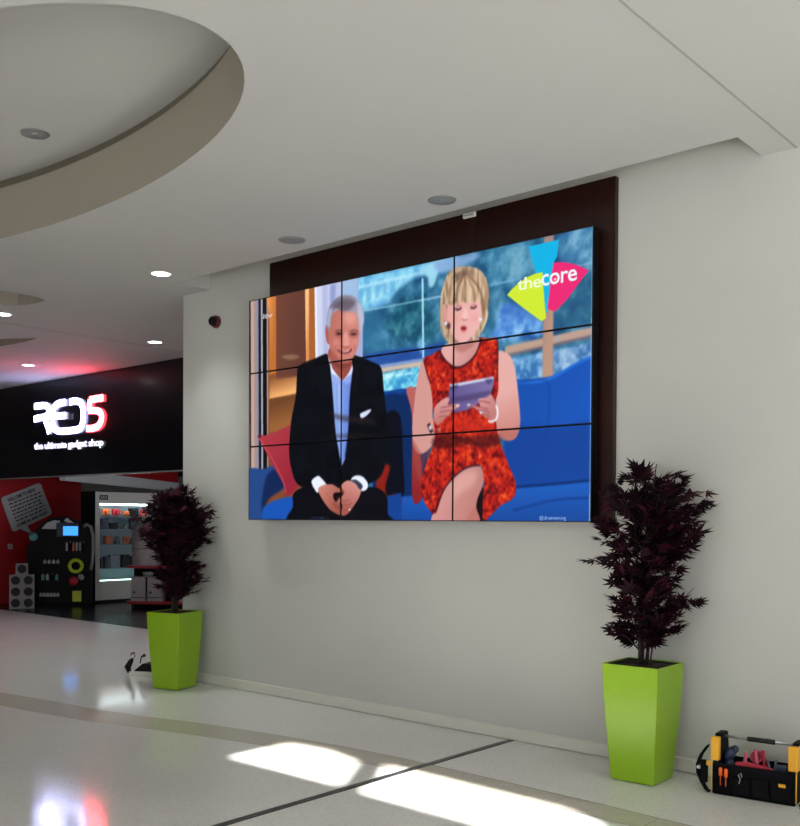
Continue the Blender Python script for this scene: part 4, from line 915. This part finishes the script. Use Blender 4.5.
# ------------------------------------------------------------------ illuminated shop sign
def fp(x, y): p = aty(x/6.667, 380+y/6.667, FY-0.032); return (p.x, p.z)
SG = empty('shop_sign', (0, FY-0.012, 0)); tag(SG, 'glowing white and red RED5 letters on the black shop fascia', 'sign')
off = -(FY-0.012)
def letter(name, strokes, wd_, mt, y0, y1):
    m = MB()
    for s_ in strokes:
        P = [Vector(fp(*q)) for q in s_]
        sm_ = smooth_open([tuple(p) for p in P], 4) if len(P) > 2 else np.array([tuple(p) for p in P])
        m.ribbon([tuple(p) for p in sm_], wd_, y0+off, y1+off)
    return m.build(name, mt, SG)
lw = 0.104
letter('letter_r', [[(228, 176), (265, 171), (300, 170), (318, 185), (322, 208), (312, 232), (290, 246), (255, 252), (226, 262)], [(292, 250), (305, 285), (318, 320), (326, 352)]], lw, M['sign_white'], FY-0.032, FY-0.014)
letter('letter_e', [[(432, 148), (395, 154), (365, 172), (350, 205), (346, 250), (350, 295), (364, 328), (395, 342), (452, 338)], [(362, 240), (400, 238), (432, 236)]], lw, M['sign_white'], FY-0.032, FY-0.014)
letter('letter_d', [[(462, 146), (500, 140), (532, 150), (548, 185), (551, 240), (544, 295), (526, 324), (490, 334), (456, 338)]], lw, M['sign_white'], FY-0.032, FY-0.014)
letter('number_five', [[(682, 118), (640, 124), (596, 132)], [(598, 130), (594, 165), (592, 204)], [(590, 203), (625, 203), (658, 210), (674, 238), (668, 280), (645, 310), (610, 322), (576, 324)]], lw, M['sign_red'], FY-0.032, FY-0.014)
MB().box(fp(455, 255)[0], fp(482, 255)[0], FY-0.03+off, FY-0.012+off, fp(470, 262)[1], fp(470, 226)[1]).build('letter_tab', M['metal_grey'], SG)
v, f = text_mesh('the ultimate gadget shop', 0.92, 0.03); v = v/v.max(0)
a, c = Vector(fp(222, 478)), Vector(fp(684, 452)); hh = fp(222, 420)[1]-fp(222, 478)[1]
m = MB(); m.faces_from([(a.x+(c.x-a.x)*x_, FY-0.022+off, a.y+(c.y-a.y)*x_+hh*y_) for x_, y_ in v], f)
bmesh.ops.recalc_face_normals(m.b, faces=list(m.b.faces))
ex_ = bmesh.ops.extrude_face_region(m.b, geom=list(m.b.faces))
for q in ex_['geom']:
    if isinstance(q, bmesh.types.BMVert): q.co.y += 0.006
m.build('tagline', M['tag_light'], SG)
for q in ((235, 176), (300, 172), (320, 330), (360, 200), (400, 342), (500, 142), (548, 240), (500, 336), (600, 132), (670, 240), (590, 323), (300, 250), (668, 122)):
    x_, z_ = fp(*q); MB().box(x_-0.01, x_+0.01, FY-0.016+off, FY+0.002+off, z_-0.01, z_+0.01).build('standoff', M['metal_grey'], SG)

# ------------------------------------------------------------------ inside the shop
FC = math.atan2(CAM.y-4.0, CAM.x+9.8)                       # heading from the shop towards the hall
# speech-bubble board on the red wall: built flat in wall coordinates (s along the wall, z up)
def on_red(u, v, off_=0.0):
    d_ = ray(u, v); nrm = Vector((d.y, -d.x, 0)); o_ = p0+nrm*off_
    t_ = (o_-CAM).dot(nrm)/d_.dot(nrm); q_ = CAM+d_*t_
    return ((q_-p0).dot(d), q_.z)
d = (p1-p0).normalized()
bb = empty('speech_bubble_board', p0, rz_red); tag(bb, 'tilted white speech bubble board with dark printing on the red shop wall', 'sign board')
cn = [on_red(u, v) for u, v in ((0.5, 498.5), (2, 497), (37, 483.5), (39.5, 484.2), (50.5, 511.5), (50, 514.5), (26, 525.8), (32.2, 535), (19, 528.8), (14.5, 531.5), (12, 531), (1, 502))]
m = MB(); m.prism(cn, 'y', -0.035, -0.005); m.build('board', M['offwhite'], bb)
def red_text(txt, quad):
    v_, f_2 = text_mesh(txt, 1.0, 0.045); v_ = v_/v_.max(0); B = [np.array(on_red(*q_)) for q_ in quad]; pts = []
    for s_, t_ in v_:
        P_ = (1-s_)*(1-t_)*B[0]+s_*(1-t_)*B[1]+s_*t_*B[2]+(1-s_)*t_*B[3]; pts.append((P_[0], -0.037, P_[1]))
    q_ = MB(); q_.faces_from(pts, f_2); return q_.build('lettering', M['ink'], bb)
red_text('WELCOME TO RED5!', [(7, 502.5), (34, 491), (33, 487.8), (5.5, 499)])
red_text('COME IN AND PLAY!', [(16, 527.5), (46.5, 513.5), (45.3, 510.5), (15, 524.5)])
m = MB()
for k in range(6):                                          # rows of small print
    f0, g0 = 0.22+0.105*k, 0.0
    a0 = Vector((3.5+13*f0, 499+32*f0-1)); c0 = Vector((38.5+12*f0, 485+30*f0))
    rr_ = random.Random(k); t = 0.04
    while t < 0.9:
        w_ = rr_.uniform(0.05, 0.12); q0, q1 = a0.lerp(c0, t), a0.lerp(c0, min(t+w_, 0.94)); t += w_+0.03
        A, B_ = on_red(*q0), on_red(*q1); h_ = 0.014
        m.faces_from([(A[0], -0.037, A[1]-h_), (B_[0], -0.037, B_[1]-h_), (B_[0], -0.037, B_[1]+h_), (A[0], -0.037, A[1]+h_)], [(0, 1, 2, 3)])
m.build('small_print', M['ink'], bb)
s0_, z0_ = on_red(9.5, 546.5)
wb = empty('wall_socket', p0+d*s0_, rz_red); tag(wb, 'small white box fixed to the red wall below the bubble board', 'socket')
MB().box(-0.05, 0.05, -0.03, -0.002, z0_-0.05, z0_+0.05, bevel=0.006).build('plate', M['offwhite'], wb)
MB().box(-0.02, 0.02, -0.034, -0.029, z0_-0.02, z0_+0.02).build('socket_face', M['metal_grey'], wb)

# stack of seven boxed items
bs = math.radians(-38); bw = 0.215; bh = 0.205; bd = 0.17
base = Vector((-9.62, 2.80, 0.004))
def make_box():
    e_ = empty('product_box', (0, 0, 0), 0)
    MB().box(0, bw-0.004, 0, bd, 0, bh-0.002, bevel=0.003).build('carton', M['carton_dim'], e_)
    m_ = MB(); m_.lathe([(0.078, 0), (0.076, 0.004)], 20, (bw*0.5, -0.001, bh*0.5), RX); m_.build('printed_disc', M['ink'], e_)
    MB().box(-0.002, 0.001, bd*0.25, bd*0.75, 0.03, bh-0.04).build('side_print', M['carton_red'], e_)
    return e_
proto = make_box(); first = True
br = math.radians(62)                                       # the printed faces look towards the hall
ux = Vector((math.cos(br), math.sin(br), 0))
names = {(0, 0): 'bottom left of the stack', (0, 1): 'bottom right of the stack', (1, 0): 'second row, left', (1, 1): 'second row, right', (2, 0): 'third row, left', (2, 1): 'third row, right', (3, 0.5): 'alone on top of the stack'}
for (rw, cl), lb in names.items():
    o = proto if first else dup(proto); first = False
    o.location = base+ux*(cl*bw-bw)+Vector((0, 0, rw*bh)); o.rotation_euler.z = br
    tag(o, 'pale carton with dark round print, '+lb, 'box', 'boxed items stacked by the red wall')

# merchandise stand: black arched board, white header, blue screen, hanging packs
st_r = math.radians(52)                                     # local x runs along the board
ctr = Vector((-9.72, 3.50, 0.004)); sx_ = Vector((math.cos(st_r), math.sin(st_r), 0))
ST = empty('merchandise_stand', ctr, st_r); tag(ST, 'tall black arched merchandise stand with packs hanging in rows', 'display stand')
def stc(u, v, o_=0.0):
    """pixel -> (x, z) on the stand's board plane"""
    nrm = Vector((sx_.y, -sx_.x, 0)); q_ = ray(u, v); t_ = (ctr+nrm*o_-CAM).dot(nrm)/q_.dot(nrm); P_ = CAM+q_*t_; return ((P_-ctr).dot(sx_), P_.z)
zb0 = 0.0
out = [stc(u, v) for u, v in ((26, 560), (27, 548), (33, 535), (40, 524), (52, 517.5), (66, 516.5), (78, 521), (87, 523), (92, 530), (92, 600))]
out = [(out[0][0], 0.0)]+out[:-1]+[(out[-1][0], 0.0)]
m = MB(); m.prism(out, 'y', 0.0, 0.06); m.build('board', M['black'], ST)
m = MB(); m.prism([(out[0][0], 0), (out[-1][0], 0), (out[-1][0], 0.07), (out[0][0], 0.07)], 'y', -0.12, 0.0); m.build('base', M['dark'], ST)
m = MB(); m.prism([stc(u, v, 0.02) for u, v in ((41.5, 529), (47, 523), (54, 520.5), (60, 521), (59, 529.5))], 'y', -0.03, -0.002); m.build('header', M['offwhite'], ST)
m = MB(); m.prism([stc(u, v, 0.02) for u, v in ((64, 521), (67, 518), (74, 523.5), (72, 525))], 'y', -0.03, -0.002); m.build('header', M['offwhite'], ST)
m = MB(); a, c = stc(57, 537), stc(79, 523); m.box(a[0], c[0], -0.06, -0.002, a[1], c[1], bevel=0.01); m.build('screen_housing', M['navy'], ST)
m = MB(); a, c = stc(63.2, 535.6, 0.06), stc(78, 526.5, 0.06); m.box(a[0], c[0], -0.066, -0.058, a[1], c[1]); so = m.build('screen', M['screen_blue'], ST); so['label'] = 'glowing blue screen'
m = MB(); m.tube([(x_, -0.03, z_) for x_, z_ in [stc(u, v) for u, v in ((84, 527), (87, 524.5), (91, 527), (93, 535), (93.3, 550), (92.5, 562), (91, 570))]], 0.03, 8); m.build('curved_rail', M['metal_grey'], ST)
pk = random.Random(5)
def ordn(k, n_):
    if k == 0: return 'leftmost'
    if k == n_-1: return 'rightmost'
    return ('second', 'third', 'fourth', 'fifth', 'sixth', 'seventh', 'eighth', 'ninth')[k-1]+' from left'
def pack(u, v, wd_, ht, mt, label, nm='hanging_pack', grp='packs hanging on the merchandise stand'):
    x_, z_ = stc(u, v, 0.05); q_ = empty(nm, ctr+sx_*x_+Vector((0, 0, z_)), st_r); tag(q_, label, 'packaged item', grp)
    MB().box(-wd_/2, wd_/2, -0.09, -0.05, -ht, 0, bevel=0.006).build('pack', mt, q_); MB().tube([(0, -0.001, 0.012), (0, -0.09, 0.012)], 0.004, 6).build('hook', M['steel'], q_)
    return q_
rows = [(560.5, 'upper', 45, 58, 4, M['metal_grey']), (575, 'middle', 43, 57, 4, M['teal']), (593.5, 'lowest', 41, 58, 6, M['metal_grey'])]
for vv, nm_, ua, ub, cnt, mt_ in rows:
    for k in range(cnt):
        pack(ua+(ub-ua)*k/(cnt-1), vv, 0.05, 0.06 if nm_ != 'middle' else 0.10, (mt_, M['carton'], M['dark'])[k % 3 if nm_ == 'middle' else 0], 'small pack, %s in the %s row on the stand left half' % (ordn(k, cnt), nm_), grp='%s row of packs on the stand' % nm_)
for k in range(6):
    pack(67+3.3*k, 543, 0.035, 0.15, (M['metal_grey'], M['dark'], M['porange'], M['metal_grey'], M['carton'], M['dark'])[k], 'narrow tall pack, %s in the row under the blue screen' % ordn(k, 6), 'slim_pack', 'slim packs under the blue screen')
x_, z_ = stc(76, 566, 0.06); rg = MB()
rg.tube([(0.11*math.cos(a), -0.0, 0.11*math.sin(a)) for a in np.linspace(0, 2*math.pi, 25)], 0.035, 8)
o = rg.build('yellow_ring', M['pgreen'], None, ctr+sx_*x_+Vector((sx_.y, -sx_.x, 0))*0.10+Vector((0, 0, z_)), st_r); tag(o, 'yellow-green ring toy hanging on right half of the stand', 'toy')
x_, z_ = stc(74, 581, 0.06); o = MB(); o.ball((0, 0, 0), 0.085, 16); o = o.build('toy_ball', M['pred'], None, ctr+sx_*x_+Vector((sx_.y, -sx_.x, 0))*0.14+Vector((0, 0, z_)), 0); tag(o, 'red ball toy on the stand below the yellow-green ring', 'toy')
x_, z_ = stc(81.5, 577, 0.06); o = MB(); o.ball((0, 0, 0), 0.06, 16); o = o.build('toy_ball', M['carton'], None, ctr+sx_*x_+Vector((sx_.y, -sx_.x, 0))*0.14+Vector((0, 0, z_)), 0); tag(o, 'pale ball toy right of the red one on the stand', 'toy')
pack(77, 591, 0.16, 0.2, M['pgreen'], 'yellow-green pack low on right half of the stand', 'boxed_toy', None)
x_, z_ = stc(34, 537, 0.06); o = MB(); o.ball((0, 0, 0), 0.08, 16); o = o.build('toy_ball', M['teal'], None, ctr+sx_*x_+Vector((sx_.y, -sx_.x, 0))*0.13+Vector((0, 0, z_)), 0); tag(o, 'grey-green ball at the stand left shoulder below the bubble tail', 'toy')

# glazed lit display cabinet
CX, CY0, CY1, CZ = -9.6, 4.27, 5.72, 2.15
DC = empty('display_cabinet', (CX, CY0, 0.004), math.pi/2); tag(DC, 'white glazed display cabinet lit inside, behind the left potted maple', 'cabinet')
cw, cdp = CY1-CY0, 0.5                                       # local x along the front, local y into the cabinet
m = MB(); m.box(0, 0.10, 0, cdp, 0.06, CZ, bevel=0.006); m.box(cw-0.10, cw, 0, cdp, 0.06, CZ, bevel=0.006); m.box(0.10, cw-0.10, 0, cdp, 0.06, 0.42); m.box(0.10, cw-0.10, 0, cdp, CZ-0.22, CZ); m.box(0.10, cw-0.10, cdp-0.02, cdp, 0.42, CZ-0.22)
m.build('carcass', M['cab'], DC)
MB().box(-0.012, -0.001, 0.0, cdp, 0.0, CZ+0.01).build('side_panel', M['black'], DC)
MB().box(0.10, cw-0.10, cdp-0.03, cdp-0.021, 0.42, CZ-0.22).build('back_panel', mat('cabinet_back', '#8fa9b2', 0.6), DC)
MB().box(0.03, cw-0.03, 0.03, cdp-0.03, 0.0, 0.06).build('plinth', M['black'], DC)
sh = [0.42, 0.66, 1.13, 1.42, 1.68]
for z_ in sh[1:]:
    MB().box(0.10, cw-0.10, 0.04, cdp-0.02, z_-0.006, z_+0.006).build('shelf', mat('shelf_glass_%d' % int(z_*100), '#a8d8d0', 0.1, trans=0.6), DC)
MB().box(0.12, cw-0.12, 0.04, 0.08, CZ-0.255, CZ-0.225).build('lamp', M['cab_lamp'], DC)
MB().box(0.12, cw-0.12, 0.10, 0.12, 0.425, 0.44).build('lamp', mat('cabinet_low_tube', '#ffffff', 0.5, emit=(0.55, 0.95, 0.85, 1), estr=4), DC)
MB().box(0.10, cw-0.10, 0.012, 0.018, 0.42, CZ-0.22).build('glass_door', M['glass'], DC)
lg = MB().box(0.09, 0.27, -0.006, 0.0, CZ-0.15, CZ-0.06).build('logo_plate', M['black'], DC)
v, f = text_mesh('RED5', 1.0, 0.03); v = v/v.max(0)
m = MB(); m.faces_from([(0.11+0.14*a_, -0.008, CZ-0.13+0.05*b_2) for a_, b_2 in v], f); m.build('lettering', M['offwhite'], DC)
pr_ = random.Random(9)
cols = {0: ['teal'], 1: ['navy', 'black', 'offwhite', 'tgrey', 'navy'], 2: ['porange', 'navy', 'black', 'tgrey', 'navy'], 3: ['navy', 'black', 'tgrey', 'navy'], 4: ['pred', 'navy', 'black', 'black', 'porange']}
cols_unused = {0: ['teal', 'offwhite', 'metal_grey'], 1: ['metal_grey', 'offwhite', 'navy', 'tgrey'], 2: ['porange', 'offwhite', 'navy', 'tgrey'], 3: ['navy', 'metal_grey', 'navy', 'offwhite'], 4: ['pred', 'navy', 'offwhite', 'black', 'porange']}
def loc_cab(x_, y_, z_): return (CX-y_, CY0+x_, 0.004+z_)
kinds = ['gadget_box', 'headphones', 'camera_gadget']
for si, z_ in enumerate(sh):
    if si == 0: continue
    x_ = 0.16; k = 0; gap = (sh+[1.93])[si+1]-z_
    while x_ < cw-0.2:
        wd_ = pr_.uniform(0.11, 0.20); ht = min(gap-0.05, pr_.uniform(0.12, 0.24)) if si != 1 else pr_.uniform(0.14, 0.30)
        mt = M[pr_.choice(cols[si])]; m = MB(); kd = pr_.choice((0, 1, 2))
        if kd == 0: m.box(-wd_/2, wd_/2, -0.05, 0.05, 0.0, ht, bevel=0.006); m.box(-wd_*0.3, wd_*0.3, -0.056, -0.05, ht*0.3, ht*0.7, bevel=0.001)
        elif kd == 1:
            m.tube([(wd_*0.42*math.cos(a), 0, ht*0.45+ht*0.4*math.sin(a)) for a in np.linspace(-0.4, math.pi+0.4, 14)], 0.012, 8); m.ball((wd_*0.4, 0, ht*0.27), 0.032, 10); m.ball((-wd_*0.4, 0, ht*0.27), 0.032, 10); m.box(-wd_*0.5, wd_*0.5, -0.04, 0.04, 0, 0.02, bevel=0.004); m.tube([(0, 0.02, 0.01), (0, 0.02, ht*0.8)], 0.007, 6)
        else:
            m.box(-wd_/2, wd_/2, -0.03, 0.03, 0.02, ht*0.7, bevel=0.012); m.lathe([(wd_*0.25, 0), (wd_*0.25, 0.05), (wd_*0.2, 0.055)], 14, (0, -0.03, ht*0.36), RX); m.box(-wd_*0.2, wd_*0.2, -0.02, 0.02, 0, 0.025)
        o = m.build(('gadget_box', 'headphones', 'camera_gadget')[kd], mt, None, loc_cab(x_, 0.22, z_+0.007), math.pi/2)
        tag(o, '%s, %s on the %s cabinet shelf' % (('small packaged gadget', 'small headset on a stand', 'small gadget with round lens')[kd], ('leftmost' if k == 0 else ordn(k, 99)), ('', 'lowest', 'second', 'third', 'top')[si]), 'gadget', '%s on the %s cabinet shelf' % (('boxes', 'headsets', 'lens gadgets')[kd], ('', 'lowest', 'second', 'third', 'top')[si]))
        x_ += wd_+pr_.uniform(0.04, 0.07)+(0.05 if kd == 1 else 0); k += 1

# round-cornered shelf unit with red shelves, half hidden by the maple
SUx = math.radians(38); SU = empty('shelf_unit', (-8.2, 4.0, 0.004), SUx); tag(SU, 'shelf unit with dark red shelves holding pale drums and cartons', 'shelf unit')
def rshelf(m_, z_, w_=1.75, d_=0.5):
    pts = [(0.12, 0), (w_, 0), (w_, d_), (0, d_), (0, 0.12), (0.03, 0.04)]; m_.prism(pts, 'z', z_, z_+0.045)
for z_ in (0.10, 0.745):
    m = MB(); rshelf(m, z_); m.build('shelf', M['shelf_red'], SU)
m = MB(); m.box(0.02, 1.73, 0.47, 0.50, 0.0, 1.45); m.box(0.10, 0.13, 0.1, 0.13, 0.0, 0.1); m.box(1.6, 1.63, 0.1, 0.13, 0, 0.1); m.build('back_board', M['dark'], SU)
def su(x_, y_, z_): return Matrix.Translation((-8.2, 4.0, 0.004)) @ Matrix.Rotation(SUx, 4, 'Z') @ Vector((x_, y_, z_))
def drum():
    e_ = empty('storage_drum', (0, 0, 0)); MB().lathe([(0.26, 0), (0.27, 0.02), (0.27, 0.55), (0.25, 0.66), (0.19, 0.74), (0.10, 0.78)], 32).build('body', M['carton'], e_)
    MB().lathe([(0.272, 0.30), (0.275, 0.305), (0.272, 0.31)], 32).build('seam', M['ink'], e_); return e_
dr = drum(); dr.location = su(0.34, 0.24, 0.792); tag(dr, 'big pale rounded drum on upper red shelf, left of the maple leaves', 'drum', 'pale drums on the upper red shelf')
d2 = dup(dr); d2.location = su(0.95, 0.24, 0.792); d2['label'] = 'big pale rounded drum on upper red shelf, behind the maple leaves'
def toybox():
    e_ = empty('product_carton', (0, 0, 0)); MB().box(0, 0.26, 0, 0.28, 0, 0.44, bevel=0.008).build('carton', M['carton'], e_)
    MB().box(0.0, 0.26, -0.002, 0.0, 0.06, 0.075).build('blue_stripe', M['navy'], e_); m_ = MB(); m_.lathe([(0.022, 0), (0.02, 0.003)], 12, (0.06, -0.001, 0.16), RX); m_.build('print', M['ink'], e_); return e_
tb = toybox(); lbs = ['leftmost pale carton on the lower red shelf', 'second pale carton on the lower red shelf', 'third pale carton on the lower red shelf, right of the dark gap', 'fourth pale carton on the lower red shelf, just above planter rim']
for i, x_ in enumerate((0.10, 0.40, 0.88, 1.2)):
    o = tb if i == 0 else dup(tb); o.location = su(x_, 0.06, 0.146); o.rotation_euler.z = SUx; tag(o, lbs[i], 'carton', 'pale cartons on the lower red shelf')
bl = empty('chrome_bowl', su(0.38, 0.18, 0.587)); tag(bl, 'small shiny pale bowl on the cartons under the upper red shelf', 'bowl')
MB().lathe([(0.05, 0), (0.09, 0.03), (0.11, 0.08), (0.11, 0.085), (0.085, 0.035), (0.02, 0.012)], 20).build('bowl', M['steel'], bl)

# lamps of the shop: a few dim downlights in its own ceiling
for i, (x_, y_) in enumerate(((-10.2, 3.3), (-8.6, 5.2))):
    e_ = empty('shop_downlight', (x_, y_, 2.95)); tag(e_, ('round shop ceiling light near the red wall', 'round shop ceiling light over the cabinet')[i], 'ceiling light', 'shop ceiling lights')
    MB().lathe([(0.07, -0.012), (0.08, -0.012), (0.085, 0.0)], 24, cap=False).build('trim_ring', M['white'], e_)
    MB().lathe([(0.069, -0.011), (0.069, -0.002)], 24).build('lamp', M['lamp_on'], e_)

# ------------------------------------------------------------------ pieces that belong to a part hang one level deeper
def nest(root_kind, child_kind, parent_kind):
    for rt_ in [o for o in COL.objects if o.parent is None and o.name.split('.')[0] == root_kind]:
        ps = [c for c in rt_.children if c.name.split('.')[0] == parent_kind]
        if not ps: continue
        for c in [c for c in rt_.children if c.name.split('.')[0] == child_kind]: c.parent = ps[0]
for a_ in (('tool_bag', 'grip', 'handle'), ('tool_bag', 'buckle', 'strap'), ('tool_bag', 'strap_tab', 'strap'), ('merchandise_stand', 'screen', 'screen_housing'),
           ('display_cabinet', 'lettering', 'logo_plate'), ('potted_maple', 'liner', 'planter'), ('potted_maple', 'foot', 'planter'), ('wall_sensor', 'slot', 'housing'), ('wall_socket', 'socket_face', 'plate')):
    nest(*a_)
